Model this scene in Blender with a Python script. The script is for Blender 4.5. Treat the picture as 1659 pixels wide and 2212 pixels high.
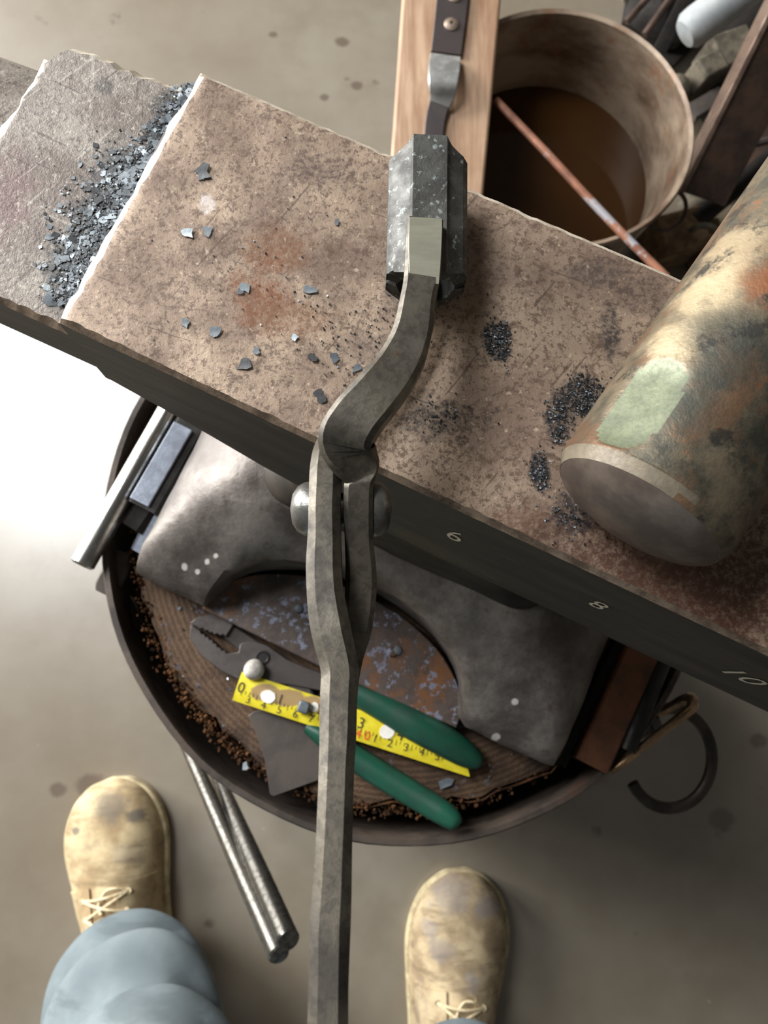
import bpy, bmesh, math, random
from mathutils import Vector, Matrix, noise

for o in list(bpy.data.objects):
    bpy.data.objects.remove(o)
random.seed(7)
SC = bpy.context.scene
COL = SC.collection
PI = math.pi

# ------------------------------------------------------------------ camera
FW, FH, FPX = 1659, 2212, 1790.0
CAM = Vector((0, 0, 1.0))
_n = Vector((770 - FW / 2, 1440 - FH / 2, FPX)).normalized()     # where the vertical lines meet
RZ = -_n
RX = (Vector((1, 0, 0)) - RZ * RZ.x).normalized()
RY = RZ.cross(RX)


def P(px, py, z):
    """world point at height z seen at photograph pixel (px, py)"""
    r = Vector(((px - FW / 2) / FPX, (py - FH / 2) / FPX, 1))
    d = Vector((r.dot(RX), r.dot(RY), r.dot(RZ)))
    return CAM + d * ((z - CAM.z) / d.z)


cd = bpy.data.cameras.new('camera')
cam = bpy.data.objects.new('camera', cd)
COL.objects.link(cam)
M = Matrix((( RX.x, -RX.y, -RX.z), (RY.x, -RY.y, -RY.z), (RZ.x, -RZ.y, -RZ.z)))
cam.matrix_world = Matrix.Translation(CAM) @ M.to_4x4()
cd.sensor_fit = 'AUTO'
cd.sensor_width = 36.0
cd.lens = FPX / FH * 36.0
cd.clip_start = 0.01
cd.clip_end = 60
cd.dof.use_dof = True
cd.dof.focus_distance = 0.26
cd.dof.aperture_fstop = 22
SC.camera = cam

# ------------------------------------------------------------------ world, lights, exposure
w = bpy.data.worlds.new('workshop_air')
SC.world = w
w.use_nodes = True
bg = w.node_tree.nodes['Background']
bg.inputs[0].default_value = (1.0, 0.95, 0.88, 1)
bg.inputs[1].default_value = 0.10


def area(name, loc, target, sx, sy, power, col):
    l = bpy.data.lights.new(name, 'AREA')
    l.shape = 'RECTANGLE'
    l.size, l.size_y = sx, sy
    l.energy = power
    l.color = col
    o = bpy.data.objects.new(name, l)
    COL.objects.link(o)
    o.location = loc
    o.rotation_euler = (Vector(target) - Vector(loc)).to_track_quat('-Z', 'Y').to_euler()
    return o


area('door_daylight', (-2.6, 1.7, 1.2), (0, 0.2, 0.4), 2.0, 2.0, 270, (1.0, 0.985, 0.96))
area('skylight', (-1.62, 1.40, 3.3), (-0.2, 0.25, 0.0), 1.1, 1.1, 92, (0.97, 0.985, 1.0))
SC.view_settings.view_transform = 'Standard'
SC.view_settings.look = 'None'
SC.view_settings.gamma = 1
SC.view_settings.use_curve_mapping = False
SC.view_settings.exposure = 0.22


# ------------------------------------------------------------------ helpers
def lin(c):
    out = []
    for v in c:
        v = v / 255.0
        out.append(v / 12.92 if v <= 0.04045 else ((v + 0.055) / 1.055) ** 2.4)
    return (*out, 1.0)


class NT:
    def __init__(s, name):
        s.m = bpy.data.materials.new(name)
        s.m.use_nodes = True
        s.t = s.m.node_tree
        s.b = s.t.nodes['Principled BSDF']
        s.co = s.n('ShaderNodeTexCoord').outputs['Object']

    def n(s, typ, **kw):
        nd = s.t.nodes.new(typ)
        for k, v in kw.items():
            setattr(nd, k, v)
        return nd

    def l(s, a, b):
        s.t.links.new(a, b)

    def noise(s, scale, detail=4, rough=0.6, vec=None, dist=0.0):
        nd = s.n('ShaderNodeTexNoise')
        nd.inputs['Scale'].default_value = scale
        nd.inputs['Detail'].default_value = detail
        nd.inputs['Roughness'].default_value = rough
        nd.inputs['Distortion'].default_value = dist
        s.l(vec or s.co, nd.inputs['Vector'])
        return nd

    def range(s, val, a, b, c=0.0, d=1.0):
        nd = s.n('ShaderNodeMapRange', interpolation_type='SMOOTHSTEP')
        for i, v in zip((1, 2, 3, 4), (a, b, c, d)):
            nd.inputs[i].default_value = v
        s.l(val, nd.inputs[0])
        return nd.outputs[0]

    def mix(s, fac, a, b, blend='MIX'):
        nd = s.n('ShaderNodeMix', data_type='RGBA', blend_type=blend)
        if isinstance(fac, (int, float)):
            nd.inputs[0].default_value = fac
        else:
            s.l(fac, nd.inputs[0])
        for v, i in ((a, 6), (b, 7)):
            if isinstance(v, tuple):
                nd.inputs[i].default_value = v
            else:
                s.l(v, nd.inputs[i])
        return nd.outputs[2]

    def math(s, op, a, b=None):
        nd = s.n('ShaderNodeMath', operation=op)
        for i, v in enumerate((a, b)):
            if v is None:
                continue
            if isinstance(v, (int, float)):
                nd.inputs[i].default_value = v
            else:
                s.l(v, nd.inputs[i])
        return nd.outputs[0]

    def stretch(s, sc, rot=0.0):
        nd = s.n('ShaderNodeMapping')
        nd.inputs['Scale'].default_value = sc
        nd.inputs['Rotation'].default_value = (0, 0, rot)
        s.l(s.co, nd.inputs['Vector'])
        return nd.outputs[0]

    def streak(s, sc, rot):
        nd = s.n('ShaderNodeMapping')
        nd.inputs['Rotation'].default_value = (0, 0, rot)
        s.l(s.co, nd.inputs['Vector'])
        n2 = s.n('ShaderNodeMapping')
        n2.inputs['Scale'].default_value = sc
        s.l(nd.outputs[0], n2.inputs['Vector'])
        return n2.outputs[0]

    def patch(s, c, r, warp=0.5, wscale=90, soft=0.55):
        """irregular blot mask round local point c with radii r"""
        nz = s.noise(wscale, 5, 0.7)
        sub = s.n('ShaderNodeVectorMath', operation='SUBTRACT')
        s.l(s.co, sub.inputs[0])
        sub.inputs[1].default_value = c
        mul = s.n('ShaderNodeVectorMath', operation='MULTIPLY')
        s.l(sub.outputs[0], mul.inputs[0])
        mul.inputs[1].default_value = tuple(1.0 / v for v in r)
        ln = s.n('ShaderNodeVectorMath', operation='LENGTH')
        s.l(mul.outputs[0], ln.inputs[0])
        d = s.math('ADD', ln.outputs['Value'], s.math('MULTIPLY', s.math('SUBTRACT', nz.outputs[0], 0.5), warp * 4))
        return s.range(d, 1.0, 1.0 - soft)

    def bump(s, h, strength, dist=0.001):
        nd = s.n('ShaderNodeBump')
        nd.inputs['Strength'].default_value = strength
        nd.inputs['Distance'].default_value = dist
        s.l(h, nd.inputs['Height'])
        s.l(nd.outputs[0], s.b.inputs['Normal'])

    def done(s, col, rough, metal=0.0, spec=0.5):
        for v, k in ((col, 'Base Color'), (rough, 'Roughness'), (metal, 'Metallic'), (spec, 'Specular IOR Level')):
            if isinstance(v, (int, float, tuple)):
                s.b.inputs[k].default_value = v
            else:
                s.l(v, s.b.inputs[k])
        return s.m


def surf(name, base, dark, scale=60, rough=0.5, metal=0.0, bump=0.3, bd=0.0006, fleck=None, fleck_at=0.62, fscale=None,
         rust=None, rust_at=0.55, rscale=None, spec=0.5, stretch=None, speck=0.0):
    """mottled surface: two base tones, optional light or dark flecks, optional rust"""
    s = NT(name)
    vec = s.stretch(stretch) if stretch else None
    a = s.noise(scale, 6, 0.65, vec)
    c = s.mix(s.range(a.outputs[0], 0.35, 0.65), lin(dark), lin(base))
    if rust:
        r = s.noise(rscale or scale * 0.5, 6, 0.7, vec)
        c = s.mix(s.range(r.outputs[0], rust_at, rust_at + 0.12), c, lin(rust))
    if fleck:
        f = s.noise(fscale or scale * 3, 4, 0.7)
        c = s.mix(s.range(f.outputs[0], fleck_at, fleck_at + 0.06), c, lin(fleck))
    fine = s.noise(scale * 7, 3, 0.7, vec)
    if speck:
        c = s.mix(s.range(fine.outputs[0], 0.45, 0.62, 0, speck), c, lin(tuple(v * 0.35 for v in dark)))
    rr = s.range(a.outputs[0], 0.3, 0.7, min(1, rough + 0.12), max(0.05, rough - 0.12))
    h = s.math('ADD', a.outputs[0], s.math('MULTIPLY', fine.outputs[0], 0.5))
    s.bump(h, bump, bd)
    return s.done(c, rr, metal, spec)


class B:
    """bmesh collector"""

    def __init__(s):
        s.bm = bmesh.new()
        s.mi = 0

    def v(s, p):
        return s.bm.verts.new(p)

    def f(s, vs, mi=None):
        try:
            fc = s.bm.faces.new(vs)
            fc.material_index = s.mi if mi is None else mi
            return fc
        except ValueError:
            return None

    def loft(s, rings, caps=True, closed=True, mis=None):
        R = [[s.v(p) for p in r] for r in rings]
        k = len(R[0])
        for i in range(len(R) - 1):
            for j in range(k if closed else k - 1):
                q = (j + 1) % k
                s.f((R[i][j], R[i][q], R[i + 1][q], R[i + 1][j]), mis[j] if mis else None)
        if caps and closed:
            s.f(list(reversed(R[0])))
            s.f(R[-1])
        return R

    def box(s, c, size, rot=None):
        c = Vector(c)
        hx, hy, hz = (v / 2 for v in size)
        rot = rot or Matrix.Identity(3)
        r0 = [c + rot @ Vector(p) for p in ((-hx, -hy, -hz), (hx, -hy, -hz), (hx, hy, -hz), (-hx, hy, -hz))]
        r1 = [c + rot @ Vector(p) for p in ((-hx, -hy, hz), (hx, -hy, hz), (hx, hy, hz), (-hx, hy, hz))]
        s.loft([r0, r1])
        return s

    def prism(s, poly, z0, z1):
        s.loft([[(x, y, z0) for x, y in poly], [(x, y, z1) for x, y in poly]])
        return s

    def lathe(s, prof, c=(0, 0, 0), axis=(0, 0, 1), n=32, caps=True):
        c = Vector(c)
        q = Vector((0, 0, 1)).rotation_difference(Vector(axis))
        rings = []
        for r, h in prof:
            rings.append([c + q @ Vector((r * math.cos(2 * PI * i / n), r * math.sin(2 * PI * i / n), h)) for i in range(n)])
        s.loft(rings, caps)
        return s

    def sweep(s, pts, w, h, up=(0, 0, 1), ch=0.22, rnd=0, caps=True, tilt=None):
        """sweep a chamfered box (or ellipse when rnd) along pts; w across, h along up"""
        pts = [Vector(p) for p in pts]
        k = len(pts)
        w = w if isinstance(w, (list, tuple)) else [w] * k
        h = h if isinstance(h, (list, tuple)) else [h] * k
        rings = []
        for i, p in enumerate(pts):
            t = (pts[min(i + 1, k - 1)] - pts[max(i - 1, 0)]).normalized()
            u0 = Vector(up)
            side = t.cross(u0)
            if side.length < 1e-4:
                side = t.cross(Vector((0, 1, 0)))
            side.normalize()
            u = side.cross(t).normalized()
            if tilt:
                a = tilt[i] if isinstance(tilt, (list, tuple)) else tilt
                side, u = side * math.cos(a) + u * math.sin(a), u * math.cos(a) - side * math.sin(a)
            a, b = w[i] / 2, h[i] / 2
            if rnd:
                r = [p + side * (a * math.cos(2 * PI * j / rnd)) + u * (b * math.sin(2 * PI * j / rnd)) for j in range(rnd)]
            else:
                c = ch * 2 * min(a, b)
                r = [p + side * x + u * y for x, y in ((a, -b + c), (a, b - c), (a - c, b), (-a + c, b), (-a, b - c), (-a, -b + c), (-a + c, -b), (a - c, -b))]
            rings.append(r)
        s.loft(rings, caps)
        return s

    def ell(s, c, r, rot=None, n=16, m=10):
        c = Vector(c)
        rot = rot or Matrix.Identity(3)
        top, bot = s.v(c + rot @ Vector((0, 0, r[2]))), s.v(c - rot @ Vector((0, 0, r[2])))
        R = []
        for i in range(1, m):
            a = PI * i / m
            R.append([s.v(c + rot @ Vector((r[0] * math.sin(a) * math.cos(2 * PI * j / n), r[1] * math.sin(a) * math.sin(2 * PI * j / n), r[2] * math.cos(a)))) for j in range(n)])
        for j in range(n):
            q = (j + 1) % n
            s.f((top, R[0][j], R[0][q]))
            s.f((bot, R[-1][q], R[-1][j]))
            for i in range(m - 2):
                s.f((R[i][j], R[i + 1][j], R[i + 1][q], R[i][q]))
        return s

    def build(s, name, mats, parent=None, base=None, angle=35, bevel=0.0, sub=0, jit=0.0):
        bm = s.bm
        bmesh.ops.recalc_face_normals(bm, faces=bm.faces)
        if jit:
            for v in bm.verts:
                v.co += noise.noise_vector(v.co * 90) * jit
        if parent is not None:
            base = Vector(parent.matrix_world.translation) if parent.parent is None else Vector(parent.get('_b'))
        elif base is None:
            zs = [v.co for v in bm.verts]
            base = Vector((sum(p.x for p in zs) / len(zs), sum(p.y for p in zs) / len(zs), min(p.z for p in zs)))
        base = Vector(base)
        bmesh.ops.translate(bm, verts=bm.verts, vec=-base)
        me = bpy.data.meshes.new(name)
        bm.to_mesh(me)
        bm.free()
        for mt in (mats if isinstance(mats, (list, tuple)) else [mats]):
            me.materials.append(mt)
        for p in me.polygons:
            p.use_smooth = True
        me.set_sharp_from_angle(angle=math.radians(angle))
        o = bpy.data.objects.new(name, me)
        COL.objects.link(o)
        if parent is not None:
            o.parent = parent
            o['_b'] = tuple(base)
        else:
            o.location = base
            o.matrix_world = Matrix.Translation(base)
        if bevel:
            b = o.modifiers.new('bevel', 'BEVEL')
            b.width = bevel
            b.segments = 2
            b.limit_method = 'ANGLE'
        if sub:
            b = o.modifiers.new('sub', 'SUBSURF')
            b.levels = b.render_levels = sub
        return o


def tag(o, label=None, cat=None, group=None, kind=None):
    for k, v in (('label', label), ('category', cat), ('group', group), ('kind', kind)):
        if v:
            o[k] = v
    return o


def thing(name, base, label, cat, group=None):
    o = bpy.data.objects.new(name, None)
    COL.objects.link(o)
    o.empty_display_size = 0.02
    o.location = base
    o.matrix_world = Matrix.Translation(Vector(base))
    return tag(o, label, cat, group)


def smooth(pts, k=6):
    """Catmull-Rom through tuples of any length"""
    out = []
    n = len(pts)
    for i in range(n - 1):
        p0, p1, p2, p3 = pts[max(i - 1, 0)], pts[i], pts[i + 1], pts[min(i + 2, n - 1)]
        for j in range(k):
            t = j / k
            out.append(tuple(0.5 * (2 * b + (c - a) * t + (2 * a - 5 * b + 4 * c - d) * t * t + (3 * b - a - 3 * c + d) * t ** 3) for a, b, c, d in zip(p0, p1, p2, p3)))
    out.append(tuple(pts[-1]))
    return out


def pz(*pts):
    return [tuple(P(*p[:3])) + tuple(p[3:]) for p in pts]


def text(s, size, origin, right, upv, mat, parent, name='numeral', depth=0.0002, sx=1.0):
    """lettering as a thin flat mesh: origin is its middle, right and upv span its plane"""
    cu = bpy.data.curves.new('t', 'FONT')
    cu.body = s
    cu.size = size
    cu.align_x = 'CENTER'
    cu.align_y = 'CENTER'
    cu.resolution_u = 3
    t = bpy.data.objects.new('t', cu)
    COL.objects.link(t)
    dg = bpy.context.evaluated_depsgraph_get()
    me = bpy.data.meshes.new_from_object(t.evaluated_get(dg))
    bpy.data.objects.remove(t)
    right = Vector(right).normalized()
    nrm = right.cross(Vector(upv)).normalized()
    upv = nrm.cross(right)
    base = Vector(parent.matrix_world.translation) if parent.parent is None else Vector(parent.get('_b'))
    rel = Vector(origin) - base
    for v in me.vertices:
        v.co = rel + right * v.co.x * sx + upv * v.co.y + nrm * depth
    me.materials.clear()
    me.materials.append(mat)
    o = bpy.data.objects.new(name, me)
    COL.objects.link(o)
    o.parent = parent
    return o


# ------------------------------------------------------------------ the anvil's own axes
S0 = Vector((-0.0724, 0.1526, 0))
AU = Vector((0.910, -0.4147, 0)).normalized()      # towards the heel
AV = Vector((AU.y, -AU.x, 0))                      # towards the viewer
TOP, STUMP = 0.75, 0.462


def A(u, v, z):
    p = S0 + AU * u + AV * v
    return Vector((p.x, p.y, z))


# ------------------------------------------------------------------ materials
def m_floor():
    s = NT('sealed_concrete')
    a = s.noise(2.2, 6, 0.6)
    b = s.noise(14, 6, 0.65)
    c = s.mix(s.range(a.outputs[0], 0.3, 0.7), lin((110, 99, 82)), lin((134, 127, 114)))
    c = s.mix(s.range(b.outputs[0], 0.42, 0.72, 0, 0.45), c, lin((108, 97, 82)))
    d = s.noise(20, 3, 0.5)
    c = s.mix(s.range(d.outputs[0], 0.68, 0.76, 0, 0.7), c, lin((72, 62, 52)))
    e = s.noise(31, 2, 0.5)
    c = s.mix(s.range(e.outputs[0], 0.75, 0.79, 0, 0.6), c, lin((205, 200, 190)))
    for (px, py, r) in ((125, 1705, .013), (195, 1695, .02), (110, 828, .011), (80, 620, .02), (1275, 1660, .03), (1640, 1600, .014), (1560, 1770, .02), (740, 90, .012), (590, 75, .008), (770, 185, .011), (700, 210, .009)):
        q = P(px, py, 0)
        c = s.mix(s.math('MULTIPLY', s.patch((q.x, q.y, 0), (r, r * 0.8, 1), 0.25, 40, 0.5), 0.75), c, lin((80, 66, 54)))
    s.bump(b.outputs[0], 0.08, 0.002)
    rr = s.range(a.outputs[0], 0.3, 0.7, 0.42, 0.34)
    s.b.inputs['Coat Weight'].default_value = 0.8
    s.b.inputs['Coat Roughness'].default_value = 0.27
    s.b.inputs['Coat IOR'].default_value = 1.8
    return s.done(c, rr, 0, 0.5)


def m_face():
    base = A(0, 0, STUMP)
    s = NT('worn_anvil_face')
    a = s.noise(28, 7, 0.65)
    c = s.mix(s.range(a.outputs[0], 0.34, 0.66), lin((120, 100, 86)), lin((168, 147, 126)))
    b = s.noise(230, 5, 0.75)
    c = s.mix(s.range(b.outputs[0], 0.53, 0.66, 0, 0.75), c, lin((92, 72, 58)))
    f2 = s.noise(620, 4, 0.7)
    c = s.mix(s.range(f2.outputs[0], 0.50, 0.62, 0, 0.75), c, lin((88, 70, 58)))
    f3 = s.noise(410, 3, 0.6)
    c = s.mix(s.range(f3.outputs[0], 0.62, 0.70, 0, 0.6), c, lin((190, 172, 150)))
    g = s.noise(75, 5, 0.7)
    c = s.mix(s.range(g.outputs[0], 0.60, 0.72, 0, 0.7), c, lin((96, 76, 60)))

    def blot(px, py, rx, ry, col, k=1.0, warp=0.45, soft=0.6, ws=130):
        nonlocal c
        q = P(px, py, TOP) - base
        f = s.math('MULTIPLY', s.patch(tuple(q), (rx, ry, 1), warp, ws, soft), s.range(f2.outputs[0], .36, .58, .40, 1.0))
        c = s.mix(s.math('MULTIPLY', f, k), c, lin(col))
    blot(600, 540, .016, .012, (112, 76, 50), .8)
    blot(560, 640, .013, .016, (116, 72, 42), .85)
    blot(640, 690, .016, .008, (110, 78, 52), .7)
    blot(690, 370, .016, .009, (80, 64, 58), .7)
    blot(1030, 610, .012, .02, (104, 84, 70), .5)
    blot(1430, 1330, .05, .035, (88, 56, 40), .9, .3)  # rust towards the heel, painted darker to carry the light's falloff too
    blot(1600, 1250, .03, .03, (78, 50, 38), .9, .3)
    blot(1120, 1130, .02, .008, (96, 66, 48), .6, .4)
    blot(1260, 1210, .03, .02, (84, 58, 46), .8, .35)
    blot(960, 905, .020, .011, (48, 42, 38), .75, .55, .7)
    dk = (30, 30, 34)
    blot(1075, 735, .0058, .0085, dk, 1, .25, .35)
    blot(1262, 855, .009, .009, dk, 1, .25, .35)
    blot(1205, 905, .005, .011, dk, 1, .3, .4)
    blot(1165, 1020, .0038, .0075, dk, 1, .25, .35)
    blot(1318, 720, .0045, .012, (52, 48, 48), .85, .4, .6)
    blot(1235, 1110, .009, .009, (44, 40, 42), .8, .4, .6)
    blot(1290, 590, .015, .008, (66, 58, 54), .6, .5, .7)
    blot(1390, 640, .018, .010, (70, 58, 54), .6, .45, .7)
    blot(850, 640, .005, .010, (70, 62, 58), .7, .45, .8)
    blot(820, 760, .018, .010, (88, 76, 70), .55, .5, .8)
    blot(470, 250, .016, .010, (108, 88, 74), .5)
    blot(447, 440, .0032, .0042, (206, 196, 190), .8, .55, .4, 420)
    for rot, k in ((-.9, .70), (.35, .72)):
        sc = s.noise(60, 2, 0.5, s.streak((.6, 7, 1), rot))
        c = s.mix(s.range(sc.outputs[0], k, k + .02, 0, .6), c, lin((74, 58, 48)))
    h = s.math('ADD', s.math('MULTIPLY', b.outputs[0], 0.7), g.outputs[0])
    s.bump(h, 0.35, 0.0008)
    return s.done(c, s.range(a.outputs[0], 0.3, 0.7, 0.62, 0.48), 0.25, 0.5)


def m_table():
    s = NT('worn_anvil_table')
    base = A(0, 0, STUMP)
    a = s.noise(30, 7, 0.7)
    c = s.mix(s.range(a.outputs[0], 0.35, 0.65), lin((104, 92, 84)), lin((148, 140, 130)))
    b = s.noise(240, 5, 0.75)
    c = s.mix(s.range(b.outputs[0], 0.5, 0.68, 0, 0.75), c, lin((84, 76, 68)))
    for (px, py, rx, ry, col, k) in ((370, 225, .010, .007, (50, 48, 46), .85), (225, 190, .005, .005, (70, 66, 60), .8), (15, 420, .012, .02, (112, 84, 84), .6), (262, 400, .012, .022, (50, 51, 53), .85), (205, 500, .012, .022, (50, 51, 53), .85), (140, 590, .010, .016, (54, 54, 55), .85)):
        q = P(px, py, .738) - base
        c = s.mix(s.math('MULTIPLY', s.patch(tuple(q), (rx, ry, 1), 0.4, 120, 0.6), k), c, lin(col))
    d = s.noise(420, 4, 0.75)
    c = s.mix(s.range(d.outputs[0], 0.54, 0.66, 0, 0.7), c, lin((70, 62, 55)))
    c = s.mix(s.range(d.outputs[0], 0.44, 0.34, 0, 0.6), c, lin((182, 174, 162)))
    for rot, k in ((-.75, .675), (.45, .70), (1.5, .70)):
        sc = s.noise(70, 2, 0.5, s.streak((.55, 6, 1), rot))
        c = s.mix(s.range(sc.outputs[0], k, k + .02, 0, .65), c, lin((66, 60, 54)))
        c = s.mix(s.range(sc.outputs[0], 1 - k, .985 - k, 0, .3), c, lin((190, 184, 172)))
    s.bump(s.math('ADD', b.outputs[0], d.outputs[0]), 0.45, 0.0009)
    return s.done(c, 0.5, 0.15, 0.5)


def m_side():
    s = NT('dark_anvil_side')
    a = s.noise(26, 6, 0.65, s.stretch((0.5, 0.5, 2.2)))
    c = s.mix(s.range(a.outputs[0], 0.35, 0.7), lin((34, 31, 28)), lin((60, 54, 47)))
    b = s.noise(150, 4, 0.7, s.stretch((.5, .5, 2.5)))
    c = s.mix(s.range(b.outputs[0], 0.58, 0.7, 0, 0.5), c, lin((92, 78, 64)))
    s.bump(b.outputs[0], 0.35, 0.0008)
    return s.done(c, 0.6, 0.15, 0.4)


def m_foot():
    s = NT('cast_anvil_foot')
    a = s.noise(22, 6, 0.7)
    c = s.mix(s.range(a.outputs[0], 0.35, 0.7), lin((78, 71, 67)), lin((126, 120, 114)))
    b = s.noise(110, 5, 0.7)
    c = s.mix(s.range(b.outputs[0], 0.56, 0.7, 0, 0.6), c, lin((74, 60, 50)))
    base = A(0, 0, STUMP)
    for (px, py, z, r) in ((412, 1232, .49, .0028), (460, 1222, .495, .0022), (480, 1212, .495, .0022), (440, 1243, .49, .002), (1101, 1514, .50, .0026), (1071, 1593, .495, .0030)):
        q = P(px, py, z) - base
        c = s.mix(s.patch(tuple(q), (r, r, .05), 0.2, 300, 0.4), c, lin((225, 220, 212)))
    s.bump(s.math('ADD', a.outputs[0], b.outputs[0]), 0.4, 0.0012)
    return s.done(c, 0.45, 0.35, 0.5)


def m_wood_end():
    """end grain with growth rings round a pith, dirty"""
    s = NT('dirty_end_grain')
    wv = s.n('ShaderNodeTexWave', wave_type='RINGS', rings_direction='Z')
    s.l(s.co, wv.inputs['Vector'])
    wv.inputs['Scale'].default_value = 85
    wv.inputs['Distortion'].default_value = 3.0
    wv.inputs['Detail'].default_value = 3
    wv.inputs['Detail Scale'].default_value = 6
    a = s.noise(20, 6, 0.7)
    c = s.mix(s.range(wv.outputs[0], 0.2, 0.8), lin((78, 60, 45)), lin((96, 75, 57)))
    c = s.mix(s.range(a.outputs[0], 0.42, 0.68, 0, 0.85), c, lin((44, 36, 32)))
    b = s.noise(120, 4, 0.7)
    c = s.mix(s.range(b.outputs[0], 0.62, 0.7, 0, 0.8), c, lin((100, 102, 112)))
    s.bump(s.math('ADD', s.math('MULTIPLY', wv.outputs[0], .3), b.outputs[0]), 0.5, 0.0015)
    return s.done(c, 0.8, 0, 0.3)


def m_bark():
    return surf('crumbly_bark', (104, 70, 42), (44, 30, 20), 70, 0.9, 0, 0.9, 0.002, spec=0.2)


def m_board():
    s = NT('pale_pine')
    v = s.stretch((9, 0.8, 9), 0.07)
    a = s.noise(14, 5, 0.6, v, 0.4)
    c = s.mix(s.range(a.outputs[0], 0.3, 0.7), lin((146, 114, 90)), lin((180, 152, 126)))
    b = s.noise(9, 4, 0.6)
    c = s.mix(s.range(b.outputs[0], 0.5, 0.75, 0, 0.5), c, lin((128, 92, 66)))
    s.bump(a.outputs[0], 0.2, 0.001)
    return s.done(c, 0.6, 0, 0.35)


def m_hammer():
    s = NT('rusty_hammer_steel')
    a = s.noise(45, 6, 0.7)
    c = s.mix(s.range(a.outputs[0], 0.38, 0.62), lin((62, 62, 54)), lin((124, 112, 92)))
    r = s.noise(38, 6, 0.72, s.stretch((1, 1, 1), 1.0))
    c = s.mix(s.range(r.outputs[0], 0.48, 0.62, 0, 0.85), c, lin((112, 84, 62)))
    o = s.noise(90, 5, 0.75)
    c = s.mix(s.range(o.outputs[0], 0.6, 0.68, 0, 0.8), c, lin((136, 86, 56)))
    hb = P(1372, 1110, .7755)
    for px, py, r, k, col in ((1455, 735, .010, .8, (186, 168, 136)), (1530, 610, .012, .8, (184, 166, 134)), (1590, 510, .011, .7, (176, 158, 128)), (1640, 640, .008, .8, (134, 84, 54)), (1435, 1110, .010, .6, (120, 88, 62)), (1480, 870, .013, .6, (66, 66, 58)), (1425, 790, .006, .9, (44, 46, 44)), (1560, 760, .014, .7, (58, 60, 54)), (1320, 1060, .007, .5, (150, 142, 122))):  # pale patches along the upper left: bare steel plus a painted highlight
        q = P(px, py, .797)
        c = s.mix(s.math('MULTIPLY', s.patch((q.x - hb.x, q.y - hb.y, .797 - TOP), (r, r * 1.25, r * 1.6), .35, 120, .6), k), c, lin(col))
    d = s.noise(60, 6, 0.7)
    c = s.mix(s.range(d.outputs[0], 0.56, 0.64, 0, 0.8), c, lin((44, 44, 42)))
    s.bump(s.math('ADD', a.outputs[0], o.outputs[0]), 0.35, 0.0008)
    return s.done(c, s.range(a.outputs[0], 0.3, 0.7, 0.55, 0.36), 0.45, 0.5)


def m_bucket():
    s = NT('stained_pail_metal')
    a = s.noise(9, 6, 0.65, s.stretch((1, 1, 2)))
    c = s.mix(s.range(a.outputs[0], 0.35, 0.65), lin((96, 77, 62)), lin((168, 150, 130)))
    b = s.noise(24, 6, 0.7)
    c = s.mix(s.range(b.outputs[0], 0.52, 0.66, 0, 0.7), c, lin((138, 98, 72)))
    return s.done(c, 0.42, 0.25, 0.5)


def m_water():
    s = NT('rusty_water')
    s.b.inputs['IOR'].default_value = 1.33
    a = s.noise(6, 3, 0.5)
    c = s.mix(a.outputs[0], lin((42, 26, 12)), lin((66, 42, 20)))
    return s.done(c, 0.06, 0, 0.4)


def m_canvas(name, a, b, dirt, scale=30, spots=()):
    s = NT(name)
    n1 = s.noise(scale, 5, 0.6)
    c = s.mix(s.range(n1.outputs[0], 0.35, 0.65), lin(b), lin(a))
    n2 = s.noise(scale * 0.55, 5, 0.65)
    c = s.mix(s.range(n2.outputs[0], 0.58, 0.72, 0, 0.75), c, lin(dirt))
    cr = s.noise(scale * 1.4, 4, 0.6, s.stretch((.35, 2.6, 1), .12))
    c = s.mix(s.range(cr.outputs[0], 0.52, 0.66, 0, 0.45), c, lin(tuple(v * .72 for v in b)))
    for q, r, k in spots:
        c = s.mix(s.math('MULTIPLY', s.patch(q, r, .35, 60, .6), k), c, lin(dirt))
    f = s.noise(900, 2, 0.5)
    s.bump(s.math('ADD', n1.outputs[0], s.math('MULTIPLY', f.outputs[0], 0.2)), 0.25, 0.002)
    return s.done(c, 0.85, 0, 0.2)


def m_tape():
    s = NT('yellow_tape_print')
    b = P(511, 1482, .476)
    n1 = s.noise(120, 4, 0.6)
    c = s.mix(s.range(n1.outputs[0], 0.3, 0.7), lin((206, 188, 30)), lin((226, 210, 52)))
    for (px, py, rx, ry) in ((570, 1496, .010, .006), (620, 1508, .012, .006), (672, 1522, .010, .006)):
        q = P(px, py, .476) - b
        c = s.mix(s.math('MULTIPLY', s.patch((q.x, q.y, 0), (rx, ry, .02), .10, 200, .25), .95), c, lin((150, 122, 86)))
    return s.done(c, 0.4, 0, 0.5)


FLOOR = m_floor()
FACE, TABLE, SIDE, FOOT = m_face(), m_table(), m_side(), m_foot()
EDGE = surf('polished_edge_steel', (226, 216, 198), (170, 156, 136), 150, 0.4, 0.25, 0.4, 0.0006)
FEDGE = surf('worn_front_edge_steel', (134, 116, 98), (84, 70, 58), 140, 0.5, 0.3, 0.4, 0.0006)
WOOD_END, BARK, PINE = m_wood_end(), m_bark(), m_board()
HOOP = surf('brown_hoop_iron', (84, 74, 66), (54, 47, 42), 40, 0.5, 0.3, 0.3, 0.0006, rust=(88, 66, 54), rust_at=0.6)
TONG = surf('forged_tong_steel', (104, 98, 87), (62, 58, 52), 50, 0.42, 0.55, 0.25, 0.0005, rust=(92, 70, 50), rust_at=0.6, rscale=30, speck=0.3)
TONGDARK = surf('scaled_tong_steel', (80, 80, 76), (50, 49, 46), 110, 0.6, 0.1, 0.5, 0.0006, fleck=(128, 134, 132), fleck_at=0.58, fscale=380)
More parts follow.
